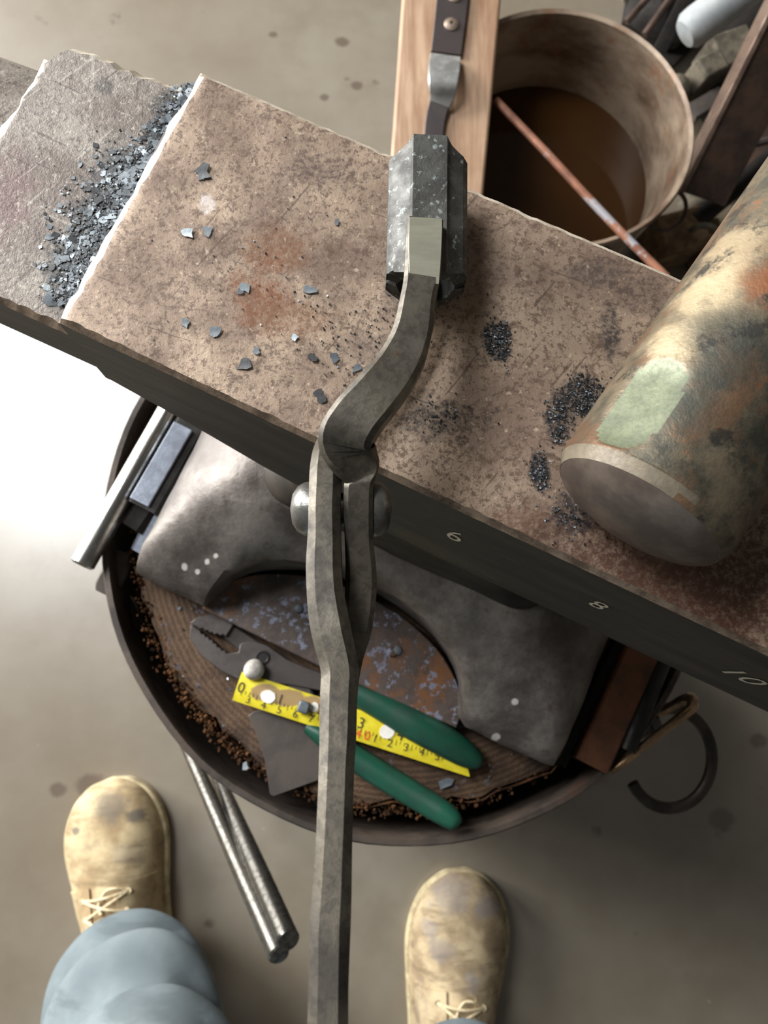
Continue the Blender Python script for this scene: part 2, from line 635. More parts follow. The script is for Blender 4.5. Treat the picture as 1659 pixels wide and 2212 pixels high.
BRIGHT = surf('bright_ground_steel', (176, 174, 156), (140, 138, 122), 60, 0.35, 0.6, 0.15, 0.0004, stretch=(1, 4, 1))
RIVET = surf('hammered_rivet_steel', (136, 136, 132), (86, 84, 80), 90, 0.34, 0.75, 0.4, 0.0005)
HAMMER = m_hammer()
HFACE = surf('worn_striking_face', (128, 116, 106), (88, 78, 72), 40, 0.38, 0.5, 0.15, 0.0006)
HRIM = surf('bare_chamfer_steel', (134, 124, 106), (96, 88, 76), 90, 0.45, 0.3, 0.3, 0.0005, rust=(124, 86, 58), rust_at=0.6)
GREENISH = surf('greenish_ground_flat', (114, 120, 96), (92, 98, 78), 120, 0.5, 0.25, 0.3, 0.0004, speck=0.2)
PAIL, WATER = m_bucket(), m_water()
PLATE = surf('scaled_rusty_plate', (96, 84, 78), (66, 56, 52), 45, 0.5, 0.3, 0.4, 0.0008, fleck=(122, 126, 142), fleck_at=0.55, fscale=150, rust=(118, 80, 50), rust_at=0.54, rscale=26)
PLIERS = surf('dark_plier_steel', (86, 80, 76), (66, 60, 58), 60, 0.48, 0.4, 0.2, 0.0004, fleck=(124, 130, 146), fleck_at=0.7, fscale=140)
GRIP = surf('green_plastic_grip', (22, 70, 54), (16, 56, 44), 60, 0.42, 0, 0.1, 0.0004, fleck=(70, 104, 92), fleck_at=0.72, fscale=140)
SHEET = surf('grey_sheet_steel', (88, 80, 74), (66, 60, 56), 50, 0.5, 0.3, 0.15, 0.0003, fleck=(150, 156, 165), fleck_at=0.73, fscale=180)
TAPE = m_tape()
INK = surf('black_print', (52, 48, 30), (40, 36, 24), 60, 0.6, 0, 0, 0.0001)
REDINK = surf('red_print', (222, 76, 26), (206, 60, 20), 60, 0.6, 0, 0, 0.0001)
WHITE = surf('white_paint', (238, 236, 228), (222, 218, 208), 120, 0.6, 0, 0.2, 0.0003)
CHALK = surf('chalk', (214, 204, 184), (170, 160, 142), 400, 0.9, 0, 0.2, 0.0003)
BONE = surf('chalky_bead', (202, 196, 186), (150, 144, 138), 160, 0.7, 0, 0.4, 0.0006)
SLATE = surf('slate_scale', (112, 120, 126), (80, 87, 92), 90, 0.45, 0.15, 0.3, 0.0003)
SLATEL = surf('pale_scale', (164, 174, 178), (130, 140, 146), 90, 0.4, 0.2, 0.3, 0.0003)
SLATED = surf('dark_scale', (48, 50, 52), (32, 33, 35), 90, 0.45, 0.1, 0.3, 0.0003)
ROD = surf('bright_round_bar', (176, 174, 168), (132, 130, 126), 60, 0.24, 0.9, 0.12, 0.0004)
REIN = surf('oiled_round_rein', (126, 124, 118), (86, 84, 80), 220, 0.22, 0.9, 0.25, 0.0004)
BLACKIRON = surf('black_bar_iron', (44, 42, 40), (28, 26, 25), 50, 0.5, 0.4, 0.3, 0.0006)
BLUESTEEL = surf('blueish_bar_steel', (150, 158, 172), (118, 124, 136), 70, 0.4, 0.5, 0.3, 0.0005)
RUSTBAR = surf('rusty_flat_bar', (116, 72, 44), (78, 50, 34), 40, 0.6, 0.2, 0.4, 0.0008)
BROWNIRON = surf('brown_scrap_iron', (84, 64, 52), (52, 40, 34), 30, 0.6, 0.2, 0.4, 0.001, rust=(118, 78, 52), rust_at=0.6)
DARKIRON = surf('dark_scrap_iron', (32, 27, 24), (19, 17, 15), 30, 0.75, 0.0, 0.5, 0.001, spec=0.25)
GREYPIPE = surf('grey_pipe', (176, 180, 180), (142, 148, 150), 14, 0.5, 0, 0.1, 0.001)
STONE = surf('broken_stone', (112, 104, 88), (72, 66, 56), 40, 0.85, 0, 0.7, 0.002)
OFFCUT = surf('tan_offcut_wood', (134, 108, 76), (92, 72, 50), 40, 0.75, 0, 0.3, 0.001)
PINKROD = surf('rust_banded_rod', (178, 124, 98), (128, 88, 70), 30, 0.55, 0.2, 0.3, 0.0006, fleck=(170, 168, 172), fleck_at=0.54, fscale=22)
STRAP = surf('dark_strap_steel', (72, 64, 62), (54, 48, 48), 30, 0.5, 0.3, 0.15, 0.0005)
STRAPB = surf('ground_strap_steel', (176, 176, 172), (120, 120, 118), 34, 0.4, 0.4, 0.15, 0.0005)
SCREW = surf('worn_screw_steel', (158, 140, 124), (118, 102, 90), 160, 0.45, 0.5, 0.3, 0.0004)
def _bs(px, py, z, r, k):
    q = P(px, py, z)
    return ((q.x - PBASE.x, q.y - PBASE.y, z), (r, r * .8, .08), k)


# where the smith stands (the boots' texture space)
_al, _hr = P(300, 2140, .10), P(960, 2430, 0)
PBASE = Vector(((_al.x + _hr.x + .005) / 2, min(_al.y, _hr.y + .075) - .10, 0))
BSPOT = [_bs(235, 1745, .055, .026, .65), (_bs(290, 1765, .055, .012, .8)), _bs(165, 1795, .05, .006, .8), _bs(270, 1850, .07, .020, .4), _bs(980, 1935, .055, .030, .5), _bs(1050, 1960, .05, .018, .6), _bs(930, 2010, .06, .014, .5), _bs(960, 2060, .07, .02, .45)]
SUEDE = m_canvas('dusty_tan_suede', (188, 171, 136), (144, 124, 94), (100, 95, 88), 24, BSPOT)
SUEDEG = m_canvas('grey_scuffed_suede', (186, 168, 136), (142, 124, 98), (128, 124, 126), 34, BSPOT)
SOLE = surf('pale_rubber_sole', (196, 182, 146), (150, 136, 104), 60, 0.8, 0, 0.3, 0.001)
LACE = surf('cream_lace', (222, 206, 170), (186, 168, 132), 300, 0.8, 0, 0.3, 0.0004)
TROUSER = m_canvas('blue_grey_twill', (116, 126, 129), (100, 110, 114), (92, 100, 103), 12)
SKIN = surf('skin', (196, 150, 124), (180, 134, 110), 40, 0.6, 0, 0.1, 0.0005)

# ------------------------------------------------------------------ the setting
b = B()
R = [[b.v((-4 + 8 * i / 8, -3 + 7 * j / 8, 0)) for i in range(9)] for j in range(9)]
for j in range(8):
    for i in range(8):
        b.f((R[j][i], R[j][i + 1], R[j + 1][i + 1], R[j + 1][i]))
tag(b.build('floor', FLOOR, base=(0, 0, 0)), kind='structure')

# ------------------------------------------------------------------ stump and hoop
SCN = A(0.122, 0.013, 0)
stump = thing('anvil_stump', (SCN.x, SCN.y, 0), 'round wooden stump under the anvil, held in a brown iron hoop', 'stump')
b = B()
rings = []
NB = 120


def bark_r(a, z, k=1.0):
    return 0.177 + k * (0.006 * noise.noise((math.cos(a) * 9, math.sin(a) * 9, z * 4)) + 0.004 * noise.noise((math.cos(a) * 40, math.sin(a) * 40, z * 30)))


for z in [0.002, .1, .2, .3, .38, .42, .445, .4615]:
    rings.append([(SCN.x + bark_r(2 * PI * i / NB, z) * math.cos(2 * PI * i / NB), SCN.y + bark_r(2 * PI * i / NB, z) * math.sin(2 * PI * i / NB), z) for i in range(NB)])
b.loft(rings, caps=False)
b.build('bark', BARK, stump)
b = B()
rings = []
for k in (0.0, .3, .6, .8, .93, 1.0):
    rings.append([(SCN.x + max(.0008, k * (bark_r(2 * PI * i / NB, .4615) - .002)) * math.cos(2 * PI * i / NB), SCN.y + max(.0008, k * (bark_r(2 * PI * i / NB, .4615) - .002)) * math.sin(2 * PI * i / NB), STUMP - (.0035 if k == 1 else 0)) for i in range(NB)])
b.loft(rings, caps=False)
b.build('end_grain', WOOD_END, stump)
# crumbs of bark round the rim
b = B()
for i in range(1300):
    a = random.triangular(PI * .95, PI * 1.7, PI * 1.2)
    r = random.gauss(.1775, .003)
    z = STUMP - random.uniform(0, .012)
    s_ = random.uniform(.0005, .0018)
    b.box((SCN.x + r * math.cos(a), SCN.y + r * math.sin(a), z), (s_, s_ * 1.4, s_), Matrix.Rotation(random.uniform(0, 6), 3, (random.random(), random.random(), random.random())))
tag(b.build('bark_crumbs', BARK, stump, jit=.0007), kind='stuff')
HR = 0.192
b = B()
n = 96
prof = [(HR, .15), (HR, .468), (HR + .0012, .4705), (HR + .0045, .4705), (HR + .0058, .468), (HR + .0058, .15)]
rings = [[(SCN.x + (r + .0016 * noise.noise((math.cos(2 * PI * i / n) * 3, math.sin(2 * PI * i / n) * 3, 0))) * math.cos(2 * PI * i / n), SCN.y + (r + .0016 * noise.noise((math.cos(2 * PI * i / n) * 3, math.sin(2 * PI * i / n) * 3, 0))) * math.sin(2 * PI * i / n), z) for r, z in prof] for i in range(n)]
rings.append(rings[0])
b.loft(rings, caps=False)
b.build('hoop', HOOP, stump, bevel=0)
b = B()
for a in (0.4, 2.5, 4.4):
    for z in (.40,):
        d = Vector((math.cos(a), math.sin(a), 0))
        b.sweep([SCN + d * .172 + Vector((0, 0, z)), SCN + d * (HR + .010) + Vector((0, 0, z))], .008, .008, rnd=10)
tag(b.build('hoop_bolts', BLACKIRON, stump), kind='stuff')

# ------------------------------------------------------------------ anvil
anvil = thing('anvil', A(0, 0, STUMP), 'big worn steel anvil with chalk numbers on its dark side, standing on the stump', 'anvil')


def face_block(u0, u1, n, top, zb, hv0, hv1, mats, name, chf=.0016, endcut=0.0, rough=.0006, endch=.0026):
    """slab of the anvil: chamfered top edges with small nicks"""
    b = B()
    rings = []
    k = 28
    for i in range(n + 1):
        t = i / n
        u = u0 + (u1 - u0) * t
        hb = hv0[0] + (hv0[1] - hv0[0]) * t
        hf = hv1[0] + (hv1[1] - hv1[0]) * t
        if endcut and t < .14:
            q = 1 - t / .14
            hb -= endcut * (1 - math.sqrt(max(0, 1 - q * q)))
        nf = chf + abs(noise.noise((u * 130, 1.0, 0))) * rough * 2.0
        nb = chf * 1.25 + abs(noise.noise((u * 130, 7.0, 0))) * rough * 2.0
        z0 = zb(u)
        sec = []
        for j in range(k + 1):
            v = -(hb - nb) + (hb - nb + hf - nf) * j / k
            sec.append(A(u, v, top + .0003 * noise.noise((u * 60, v * 60, 3))))
        sec += [A(u, hf, top - nf), A(u, hf, (top + z0) / 2), A(u, hf, z0), A(u, hf - .012, z0 - .008), A(u, -hb + .012, z0 - .008), A(u, -hb, z0), A(u, -hb, (top + z0) / 2), A(u, -hb, top - nb)]
        rings.append(sec)
    # chamfered ends
    def endring(r, du):
        out = []
        for i, p in enumerate(r):
            q = p + AU * du
            if i <= k:
                q.z -= abs(du)
            out.append(q)
        return out
    first = endring(rings[0], -endch * .75)
    second = endring(rings[0], -endch)
    for i in range(k + 1):
        first[i].z = rings[0][i].z - endch * .35
        second[i].z = rings[0][i].z - endch
        g = AU * (.0014 * noise.noise(rings[0][i] * 120) + .0008 * noise.noise(rings[0][i] * 420)) * (endch / .0026)
        first[i] += g
        second[i] += g * 1.3
        rings[0][i] += AU * (.0009 * noise.noise(rings[0][i] * 260)) * (endch / .0026)
        if i < k / 2 and endcut:
            w_ = (1 - 2 * i / k) ** 2
            first[i] += AV * .006 * w_ + AU * .0025 * w_
            second[i] += AV * .012 * w_ + AU * .005 * w_
    rings = [second, first] + rings
    m = [0] * k + [2] + [1, 1, 1, 1, 1, 1, 1] + [3]
    Rr = b.loft(rings, mis=m)
    for j in range(k):
        for f in Rr[0][j].link_faces:
            if Rr[0][j + 1] in f.verts and Rr[1][j] in f.verts:
                f.material_index = 3
        for f in Rr[1][j].link_faces:
            if Rr[1][j + 1] in f.verts and Rr[2][j] in f.verts:
                f.material_index = 3
    for f in b.bm.faces:
        if len(f.verts) > 4:
            f.material_index = 1
    return b.build(name, mats, anvil, angle=28)


def zb_face(u):
    pts = [(-.06, .702), (0, .697), (.03, .685), (.06, .668), (.10, .652), (.14, .649), (.4, .655)]
    for (a, za), (c, zc) in zip(pts, pts[1:]):
        if u <= c:
            return za + (zc - za) * (u - a) / (c - a)
    return pts[-1][1]


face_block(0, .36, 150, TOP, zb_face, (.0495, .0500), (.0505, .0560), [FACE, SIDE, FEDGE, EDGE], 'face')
face_block(-.058, .004, 60, .738, lambda u: .706, (.0475, .0485), (.0500, .0500), [TABLE, SIDE, FEDGE, EDGE], 'table', .0018, .009, .0012, .004)
# horn
b = B()
rings = []
for i in range(25):
    t = i / 24
    u = -.052 - .25 * t
    hw = .043 * math.sqrt(max(0, 1 - t)) * (1 - .25 * t) + .003
    zt = .732 + .010 * t
    zbm = .690 + .043 * t ** .8
    c = (zt + zbm) / 2
    hh = (zt - zbm) / 2
    rings.append([A(u, hw * math.cos(2 * PI * j / 28), c + hh * math.sin(2 * PI * j / 28)) for j in range(28)])
b.loft(rings)
b.build('horn', TABLE, anvil, angle=60)


# waist and base: stacked rounded rectangles; the base is arched out between the feet on each long side
def rrect(u0, u1, v0, v1, r, n=16):
    pts = []
    for cu, cv, a0 in ((u1 - r, v1 - r, 0), (u0 + r, v1 - r, 90), (u0 + r, v0 + r, 180), (u1 - r, v0 + r, 270)):
        for i in range(n // 4 + 1):
            a = math.radians(a0 + 90 * i / (n // 4))
            pts.append((cu + r * math.cos(a), cv + r * math.sin(a)))
    # resample straight runs so that the arch has points to bend
    out = []
    for (x0, y0), (x1, y1) in zip(pts, pts[1:] + pts[:1]):
        m = 24 if abs(x1 - x0) > 4 * r and abs(y1 - y0) < 1e-6 else (10 if abs(y1 - y0) > 1.2 * r and abs(x1 - x0) < 1e-6 else 1)
        for i in range(m):
            out.append((x0 + (x1 - x0) * i / m, y0 + (y1 - y0) * i / m))
    return out


def ring_uv(u0, u1, v0, v1, z, arch=0.0, r=.008):
    pts = []
    n = 128
    # fixed sampling: angle-like parameter over the four sides keeps rings aligned
    per = []
    m = 40
    for i in range(m):
        per.append((u0 + (u1 - u0) * i / m, v1))
    for i in range(24):
        per.append((u1, v1 + (v0 - v1) * i / 24))
    for i in range(m):
        per.append((u1 + (u0 - u1) * i / m, v0))
    for i in range(24):
        per.append((u0, v0 + (v1 - v0) * i / 24))
    for u, v in per:
        # round the corners
        cu = min(max(u, u0 + r), u1 - r)
        cv = min(max(v, v0 + r), v1 - r)
        d = math.hypot(u - cu, v - cv)
        if d > r and d > 0:
            u, v = cu + (u - cu) * r / d, cv + (v - cv) * r / d
        if arch and v > 0.03:
            x = (u - .114) / .084
            if abs(x) < 1.25:
                v = min(v, .0620 + .050 * (1 - math.sqrt(max(0, 1 - min(1, x * x)))) + (.2 if abs(x) > 1 else 0))
        if arch and v < -.03:
            x = (u - .12) / .084
            if abs(x) < 1:
                v = max(v, -.062 - .040 * (1 - math.sqrt(1 - x * x)))
        pts.append(A(u, v, z))
    return pts


b = B()
rings = []
for (z, u0, u1, hb, hf, r) in ((.705, -.015, .30, .047, .048, .01), (.685, .0, .275, .047, .048, .012), (.660, .022, .245, .046, .047, .016), (.630, .040, .215, .043, .043, .02), (.600, .050, .200, .040, .040, .02), (.575, .052, .195, .039, .039, .02), (.556, .046, .200, .041, .041, .02), (.543, .034, .212, .046, .046, .02)):
    rings.append(ring_uv(u0, u1, -hb, hf, z, 0, r))
b.loft(rings)
b.build('waist', SIDE, anvil, angle=50)
b = B()
rings = []
for (z, u0, u1, hb, hf, r) in ((.545, .032, .214, .046, .046, .02), (.536, .016, .228, .055, .058, .016), (.526, .002, .242, .066, .072, .012), (.515, -.010, .252, .080, .090, .009), (.504, -.017, .2585, .090, .105, .007), (.496, -.0185, .2600, .094, .111, .005), (.490, -.0195, .2610, .096, .1145, .004), (.463, -.0195, .2610, .096, .1145, .004)):
    rr = []
    for p in ring_uv(u0, u1, -hb, hf, z, 1 if z < .531 else 0, r):
        rr.append(p + Vector((0, 0, 0.0022 * noise.noise(p * 40) if z > .47 else 0)) + noise.noise_vector(p * 55) * (.0016 if z > .47 else .001))
    rings.append(rr)
b.loft(rings)
b.build('base', FOOT, anvil, angle=40)

# chalk numerals on the side facing the smith
for s_, px, py, sz, sx in (('6', 982, 1158, .024, .55), ('8', 1292, 1307, .020, .60), ('10', 1603, 1461, .026, .55)):
    dr = P(px, py, .5) - CAM
    nf = (AV - AU * (.0055 / .36)).normalized()
    q = CAM + dr * ((A(0, .0506, 0) - CAM).dot(nf) / dr.dot(nf))
    text(s_, sz, q, AU + AV * (.0055 / .36), Vector((0, 0, 1)), CHALK, anvil, 'chalk_numeral', .00015, sx)

# ------------------------------------------------------------------ hammer scale
def flake(b, c, r, tilt, mi, th=.0004, n=None):
    n = n or random.choice((4, 5, 5, 6))
    q = Matrix.Rotation(random.uniform(0, 6.28), 3, 'Z')
    ax = Vector((random.uniform(-1, 1), random.uniform(-1, 1), 0))
    q = Matrix.Rotation(tilt, 3, ax.normalized() if ax.length > .01 else Vector((1, 0, 0))) @ q
    rad = [r * random.uniform(.45, 1.25) for _ in range(n)]
    top = [Vector(c) + q @ Vector((rad[i] * math.cos(2 * PI * i / n), rad[i] * math.sin(2 * PI * i / n), th)) for i in range(n)]
    bot = [Vector(c) + q @ Vector((rad[i] * math.cos(2 * PI * i / n), rad[i] * math.sin(2 * PI * i / n), 0)) for i in range(n)]
    s_ = b.mi
    b.mi = mi
    b.loft([bot, top])
    b.mi = s_


b = B()
for i in range(6500):
    t = random.random()
    v = -.050 + .093 * random.random()
    wid = .009 + .014 * math.exp(-((v - .008) / .028) ** 2)
    u = -abs(random.gauss(0, .5)) * wid - .001
    if u < -.05:
        continue
    dens = 1.0 - .75 * max(0, (-u - .012) / .035)
    if random.random() > dens:
        continue
    r = min(.0026, .00022 + random.expovariate(1 / .00036))
    zz = .7382 + max(0, .0018 * (1 + u / .02)) * random.random()
    mi = random.choices((0, 1, 2), (5, 1.2, 4 if v > .0 else 2.5))[0]
    flake(b, A(u, v, zz), r, random.gauss(0, .13), mi, .0002)
o = b.build('scale_heap', [SLATE, SLATEL, SLATED])
tag(o, 'heap of small blue grey scale flakes swept against the step of the anvil', 'scale', kind='stuff')
b = B()
for (cx, cy, sx, sy, k) in ((1075, 735, .0045, .007, 260), (1262, 855, .007, .007, 330), (1205, 905, .004, .009, 200), (1165, 1020, .003, .006, 140), (790, 745, .02, .018, 130), (960, 905, .014, .008, 90), (1235, 1110, .008, .008, 110), (930, 660, .02, .01, 60), (560, 600, .03, .03, 60)):
    q = P(cx, cy, TOP)
    for i in range(k):
        p = q + Vector((random.gauss(0, sx * .5), random.gauss(0, sy * .5), .0003))
        flake(b, p, random.uniform(.00018, .0005), random.gauss(0, .3), random.choices((0, 1, 2), (2, .6, 7))[0], .0002, 4)
o = b.build('scale_grit', [SLATE, SLATEL, SLATED])
tag(o, 'black scale grit dusted in dark patches over the anvil face', 'scale grit', kind='stuff')

chips = [  # px, py, radius, material, label
    (438, 372, .0028, SLATED, 'black jagged chip above the chalk smear on the anvil face'),
    (405, 504, .0021, SLATEL, 'whitest chip on the anvil face, below the chalk smear'),
    (449, 499, .0017, SLATEL, 'pale grey chip just right of the whitest chip on the anvil'),
    (532, 622, .0017, SLATEL, 'pale flake on the upper orange rust stain of the anvil'),
    (519, 630, .0012, SLATE, 'tiny slate flake beside the pale flake on the orange stain'),
    (669, 628, .0018, SLATE, 'leaf shaped grey flake left of the tong jaw'),
    (401, 698, .0017, SLATE, 'square slate flake nearest the front left corner of the face'),
    (463, 716, .0019, SLATE, 'long slender slate flake beside the square one'),
    (529, 786, .0026, SLATED, 'dark ragged flake near the front edge of the anvil face'),
    (637, 728, .0013, SLATEL, 'small pale flake right of the orange rust stain'),
    (722, 772, .0017, SLATE, 'largest grey flake in the scatter left of the tong bend'),
    (675, 772, .0014, SLATED, 'darker flake at the left of the scatter by the tong bend'),
    (769, 795, .0015, SLATE, 'slate flake at the lower right of the scatter by the tong bend'),
    (692, 856, .0020, SLATED, 'dark flake lying beside the lower tong bend'),
    (555, 757, .0012, SLATE, 'small grey flake above and right of the dark ragged flake'),
    (728, 480, .0010, SLATE, 'tiny grey speck of scale high on the middle of the face'),
]
for px, py, r, mt, lb in chips:
    b = B()
    flake(b, P(px, py, TOP + .0005), r * 1.15, .12, 0, .0003, 9)
    tag(b.build('scale_flake', mt), lb, 'flake', 'loose scale flakes on the anvil face')

# ------------------------------------------------------------------ tongs
tongs = thing('tongs', P(740, 1100, .765), 'forged steel blacksmith tongs reaching over the anvil, riveted, bolt jaws closed', 'tongs')
jc0, jc1 = P(923, 336, .7632), P(919, 628, .7632)
jd = (jc1 - jc0)
jl = jd.length
jt = jd.normalized()
js = Vector((0, 0, 1)).cross(jt).normalized() * -1   # to the right in the photo
jr = .0122


def jaw_shell(sign, off, over, name):
    """half pipe jaw with flats; sign +1 upper, -1 lower"""
    b = B()
    outer, inner = [], []
    prof = [(-1.0, .06), (-1.0, .36), (-.86, .62), (-.48, .84), (-.42, .98), (.42, 1.0), (.48, .86), (.84, .60), (1.0, .36), (1.0, .06)]
    inn = [(.74, .06), (.60, .40), (.28, .60), (-.28, .60), (-.60, .40), (-.74, .06)]
    sec = [(x * jr, z * jr * sign) for x, z in prof] + [(x * jr, z * jr * sign) for x, z in inn]
    rings = []
    for t, sc in ((0, .80), (.03, .93), (.09, 1.0), (.5, 1.0), (.94, 1.0), (1.0, .97)):
        c = jc0 + jt * (off + (jl + over) * t)
        rr = []
        for x, z in sec:
            rr.append(c + jt * ((.0052 if t < .02 else .0038 if t < .05 else .001 if t < .1 else 0) * min(1, abs(x) / jr) ** 2 - (.0030 if t > .99 else 0) * min(1, abs(x) / jr) ** 2) + js * (x * (sc if abs(x) > .7 * jr else 1)) + Vector((0, 0, z * (.9 + .1 * sc))))
        rings.append(rr)
    b.loft(rings)
    return b.build(name, TONGDARK, tongs, angle=30)


jaw_shell(1, 0, 0, 'upper_jaw')
jaw_shell(-1, .0035, -.0030, 'lower_jaw')
# left half: upper rein, through the joint, down to the lower jaw
zz = smooth(pz((708, 2330, .8120, .0086, .0090), (708, 2212, .8095, .0086, .0090), (714, 2000, .803, .0088, .0090), (722, 1800, .797, .0084, .0090), (728, 1640, .791, .0088, .0090), (733, 1500, .7865, .0092, .0092), (733, 1440, .7845, .0096, .0100), (716, 1365, .782, .0100, .0120), (703, 1280, .7785, .0094, .0140), (702, 1180, .7745, .0090, .0170), (703, 1090, .7725, .0086, .0180), (706, 1020, .770, .0086, .0165), (718, 965, .7655, .0088, .0100), (752, 915, .7600, .0088, .0064), (820, 850, .7566, .0088, .0050), (880, 770, .7560, .0088, .0046), (910, 690, .7560, .0088, .0046), (915, 610, .7560, .0088, .0046)))
b = B()
b.sweep([q[:3] for q in zz], [q[3] for q in zz], [q[4] for q in zz], ch=.25)
b.build('upper_rein', TONG, tongs, angle=40, jit=.0003)
# right half: lower rein, through the joint, up to the upper jaw
zz = smooth(pz((712, 2300, .797, .0080, .0085), (716, 2000, .789, .0080, .0085), (724, 1800, .783, .0078, .0085), (730, 1640, .777, .0080, .0085), (738, 1500, .772, .0082, .0085), (752, 1420, .769, .0084, .0095), (772, 1350, .7675, .0086, .012), (780, 1260, .7675, .0084, .016), (776, 1170, .769, .0080, .0185), (774, 1090, .7715, .0080, .019), (772, 1020, .775, .0086, .017), (757, 985, .7790, .0128, .0130), (748, 948, .7832, .0146, .0105), (771, 905, .7855, .0140, .0095), (818, 850, .7858, .0132, .0092), (862, 790, .7848, .0122, .0088), (890, 725, .7835, .0108, .0084), (903, 650, .7815, .0098, .0078), (912, 590, .7800, .0102, .0065), (915, 520, .7786, .0106, .0050), (917, 478, .7770, .0108, .0034)))
b = B()
b.sweep([q[:3] for q in zz], [q[3] for q in zz], [q[4] for q in zz], ch=.16)
b.build('lower_rein', TONG, tongs, angle=40, jit=.0003)
# ground patch of the weld on the upper jaw
b = B()
zz = pz((915, 612, .78395, .0085), (917, 580, .7834, .0088), (918, 530, .7820, .0094), (919, 490, .7805, .0096), (919, 472, .7792, .0096))
b.sweep([q[:3] for q in zz], [q[3] for q in zz], .0006, ch=.1)
b.build('ground_weld', BRIGHT, tongs, angle=40)
b = B()
rc = P(742, 1100, .772)
rx = Vector((1, 0, 0))
wl = (P(668, 1100, .772) - rc).length
wr = (P(812, 1100, .772) - rc).length
b.lathe([(.0008, -wl - .0052), (.0042, -wl - .0046), (.0064, -wl - .0032), (.0075, -wl - .0012), (.0077, -wl + .0006), (.0046, -wl + .0007), (.0046, wr - .0007), (.0077, wr - .0006), (.0075, wr + .0014), (.0055, wr + .0036), (.0008, wr + .0044)], rc, rx, 28)
b.build('rivet', RIVET, tongs, angle=40)

# ------------------------------------------------------------------ hammer head at the right
hr = .0266
p0 = P(1372, 1110, .7755)
p1 = P(1372 + 449 * .9, 1110 - 670 * .9, .7755)
hd = (p1 - p0).normalized()
hs = hd.cross(Vector((0, 0, 1)))
HL = .17
hammer = thing('hammer_head', (p0.x, p0.y, TOP), 'rusty round steel hammer head lying on the anvil face, domed end towards the smith', 'hammer head')


def hsec(c, r, flat=0.0, n=120):
    out = []
    for i in range(n):
        a = 2 * PI * i / n
        x, z = r * math.cos(a), r * math.sin(a)
        # worn flat low underneath so that it lies still, ground flat up at the left
        z = max(z, -hr * .985)
        if flat:
            fn = Vector((-math.sin(math.radians(26)), math.cos(math.radians(26))))
            d = x * fn.x + z * fn.y
            lim = hr * (1 - flat)
            if d > lim:
                x -= fn.x * (d - lim)
                z -= fn.y * (d - lim)
        out.append(c + hs * x + Vector((0, 0, z)))
    return out


b = B()
rings = []
cc = p0 + Vector((0, 0, TOP + hr * .985 - p0.z))
FA = math.radians(43)
FN = hs * -math.sin(FA) + Vector((0, 0, math.cos(FA)))
ts_h = [0, .0018, .0036, .0040, .0047, .0051, .0056] + [.0062 + .0008 * i for i in range(41)] + [.042, .05, .07, .10, .14, HL]
flatv = set()
for t in ts_h:
    r = hr * (.925 + .065 * min(1, t / .0036)) if t < .004 else hr
    lim = hr * 2
    if .0040 < t < .0335:
        lim = hr * (.944 + .056 * abs((t - .0187) / .0148) ** 5)
    ring = hsec(cc + hd * t, r)
    out = []
    for p in ring:
        d = (p - cc).dot(FN)
        if d > lim:
            p = p - FN * (d - lim)
            flatv.add((len(rings), len(out)))
        out.append(p)
    rings.append(out)
Rr = b.loft(rings)
fl = {Rr[i][j] for i, j in flatv}
for f in b.bm.faces:
    if len(f.verts) == 4 and sum(v in fl for v in f.verts) >= 4:
        f.material_index = 1
    elif (f.calc_center_median() - cc).dot(hd) < .0037 and (f.calc_center_median() - cc).dot(FN) > hr * (.55 + .3 * noise.noise(f.calc_center_median() * 300)):
        f.material_index = 2
b.build('shank', [HAMMER, GREENISH, HRIM], hammer, angle=30)
b = B()
cc = p0 + Vector((0, 0, TOP + hr * .985 - p0.z))
rings = []
for r, t in ((.925, .0001), (.86, -.0014), (.66, -.0034), (.40, -.0050), (.14, -.0058), (.01, -.0060)):
    rings.append([cc + hd * t + hs * (hr * r * math.cos(2 * PI * i / 40)) + Vector((0, 0, hr * r * math.sin(2 * PI * i / 40))) for i in range(40)])
b.loft(rings)
b.build('striking_face', HFACE, hammer, angle=60)

# ------------------------------------------------------------------ things on the stump
ZT = STUMP
# rusty segment plate filling the arch
plate = None
b = B()
poly = []
for i in range(33):
    t = -1 + 2 * i / 32
    u = .1135 + .0865 * t
    v = .0665 + .0500 * (1 - math.sqrt(max(0, 1 - (t * .985) ** 2)))
    q = A(u, v, 0)
    q += Vector(noise.noise_vector(q * 160)) * .0005
    poly.append((q.x, q.y))
q0, q1 = A(.2002, .1172, 0), A(.0268, .1165, 0)
for i in range(9):
    q = q0.lerp(q1, i / 8) + AV * (.0012 * math.sin(i / 8 * PI))
    poly.append((q.x, q.y))
b.prism(poly, ZT + .0005, ZT + .017)
plate = b.build('segment_plate', PLATE, bevel=.0008)
tag(plate, 'rusty half moon steel plate with blue scale, filling the arch between the anvil feet', 'plate')
plate['_b'] = tuple(plate.location)
for (px, py, mt, r) in ((848, 1408, PLATE, .0034), (858, 1405, SLATE, .0030), (645, 1315, SLATE, .0030)):
    b = B()
    q = P(px, py, ZT + .017)
    b.lathe([(r * .2, .0022), (r * .8, .0018), (r, .0006), (r, -.001)], q, (0.1, 0, 1), 10)
    b.build('nail_head', mt, plate)

# pliers with green grips
ZP = ZT + .002
pl = thing('pliers', P(560, 1430, ZT), 'dark steel slip joint pliers with green grips lying on the stump', 'pliers')


def zigzag(pts, amp, k):
    out = []
    for (x0, y0), (x1, y1) in zip(pts, pts[1:]):
        L = math.hypot(x1 - x0, y1 - y0)
        nx, ny = -(y1 - y0) / L, (x1 - x0) / L
        m = max(1, int(L / k))
        for i in range(m):
            out.append((x0 + (x1 - x0) * i / m, y0 + (y1 - y0) * i / m))
            out.append((x0 + (x1 - x0) * (i + .5) / m + nx * amp, y0 + (y1 - y0) * (i + .5) / m + ny * amp))
    out.append(pts[-1])
    return out


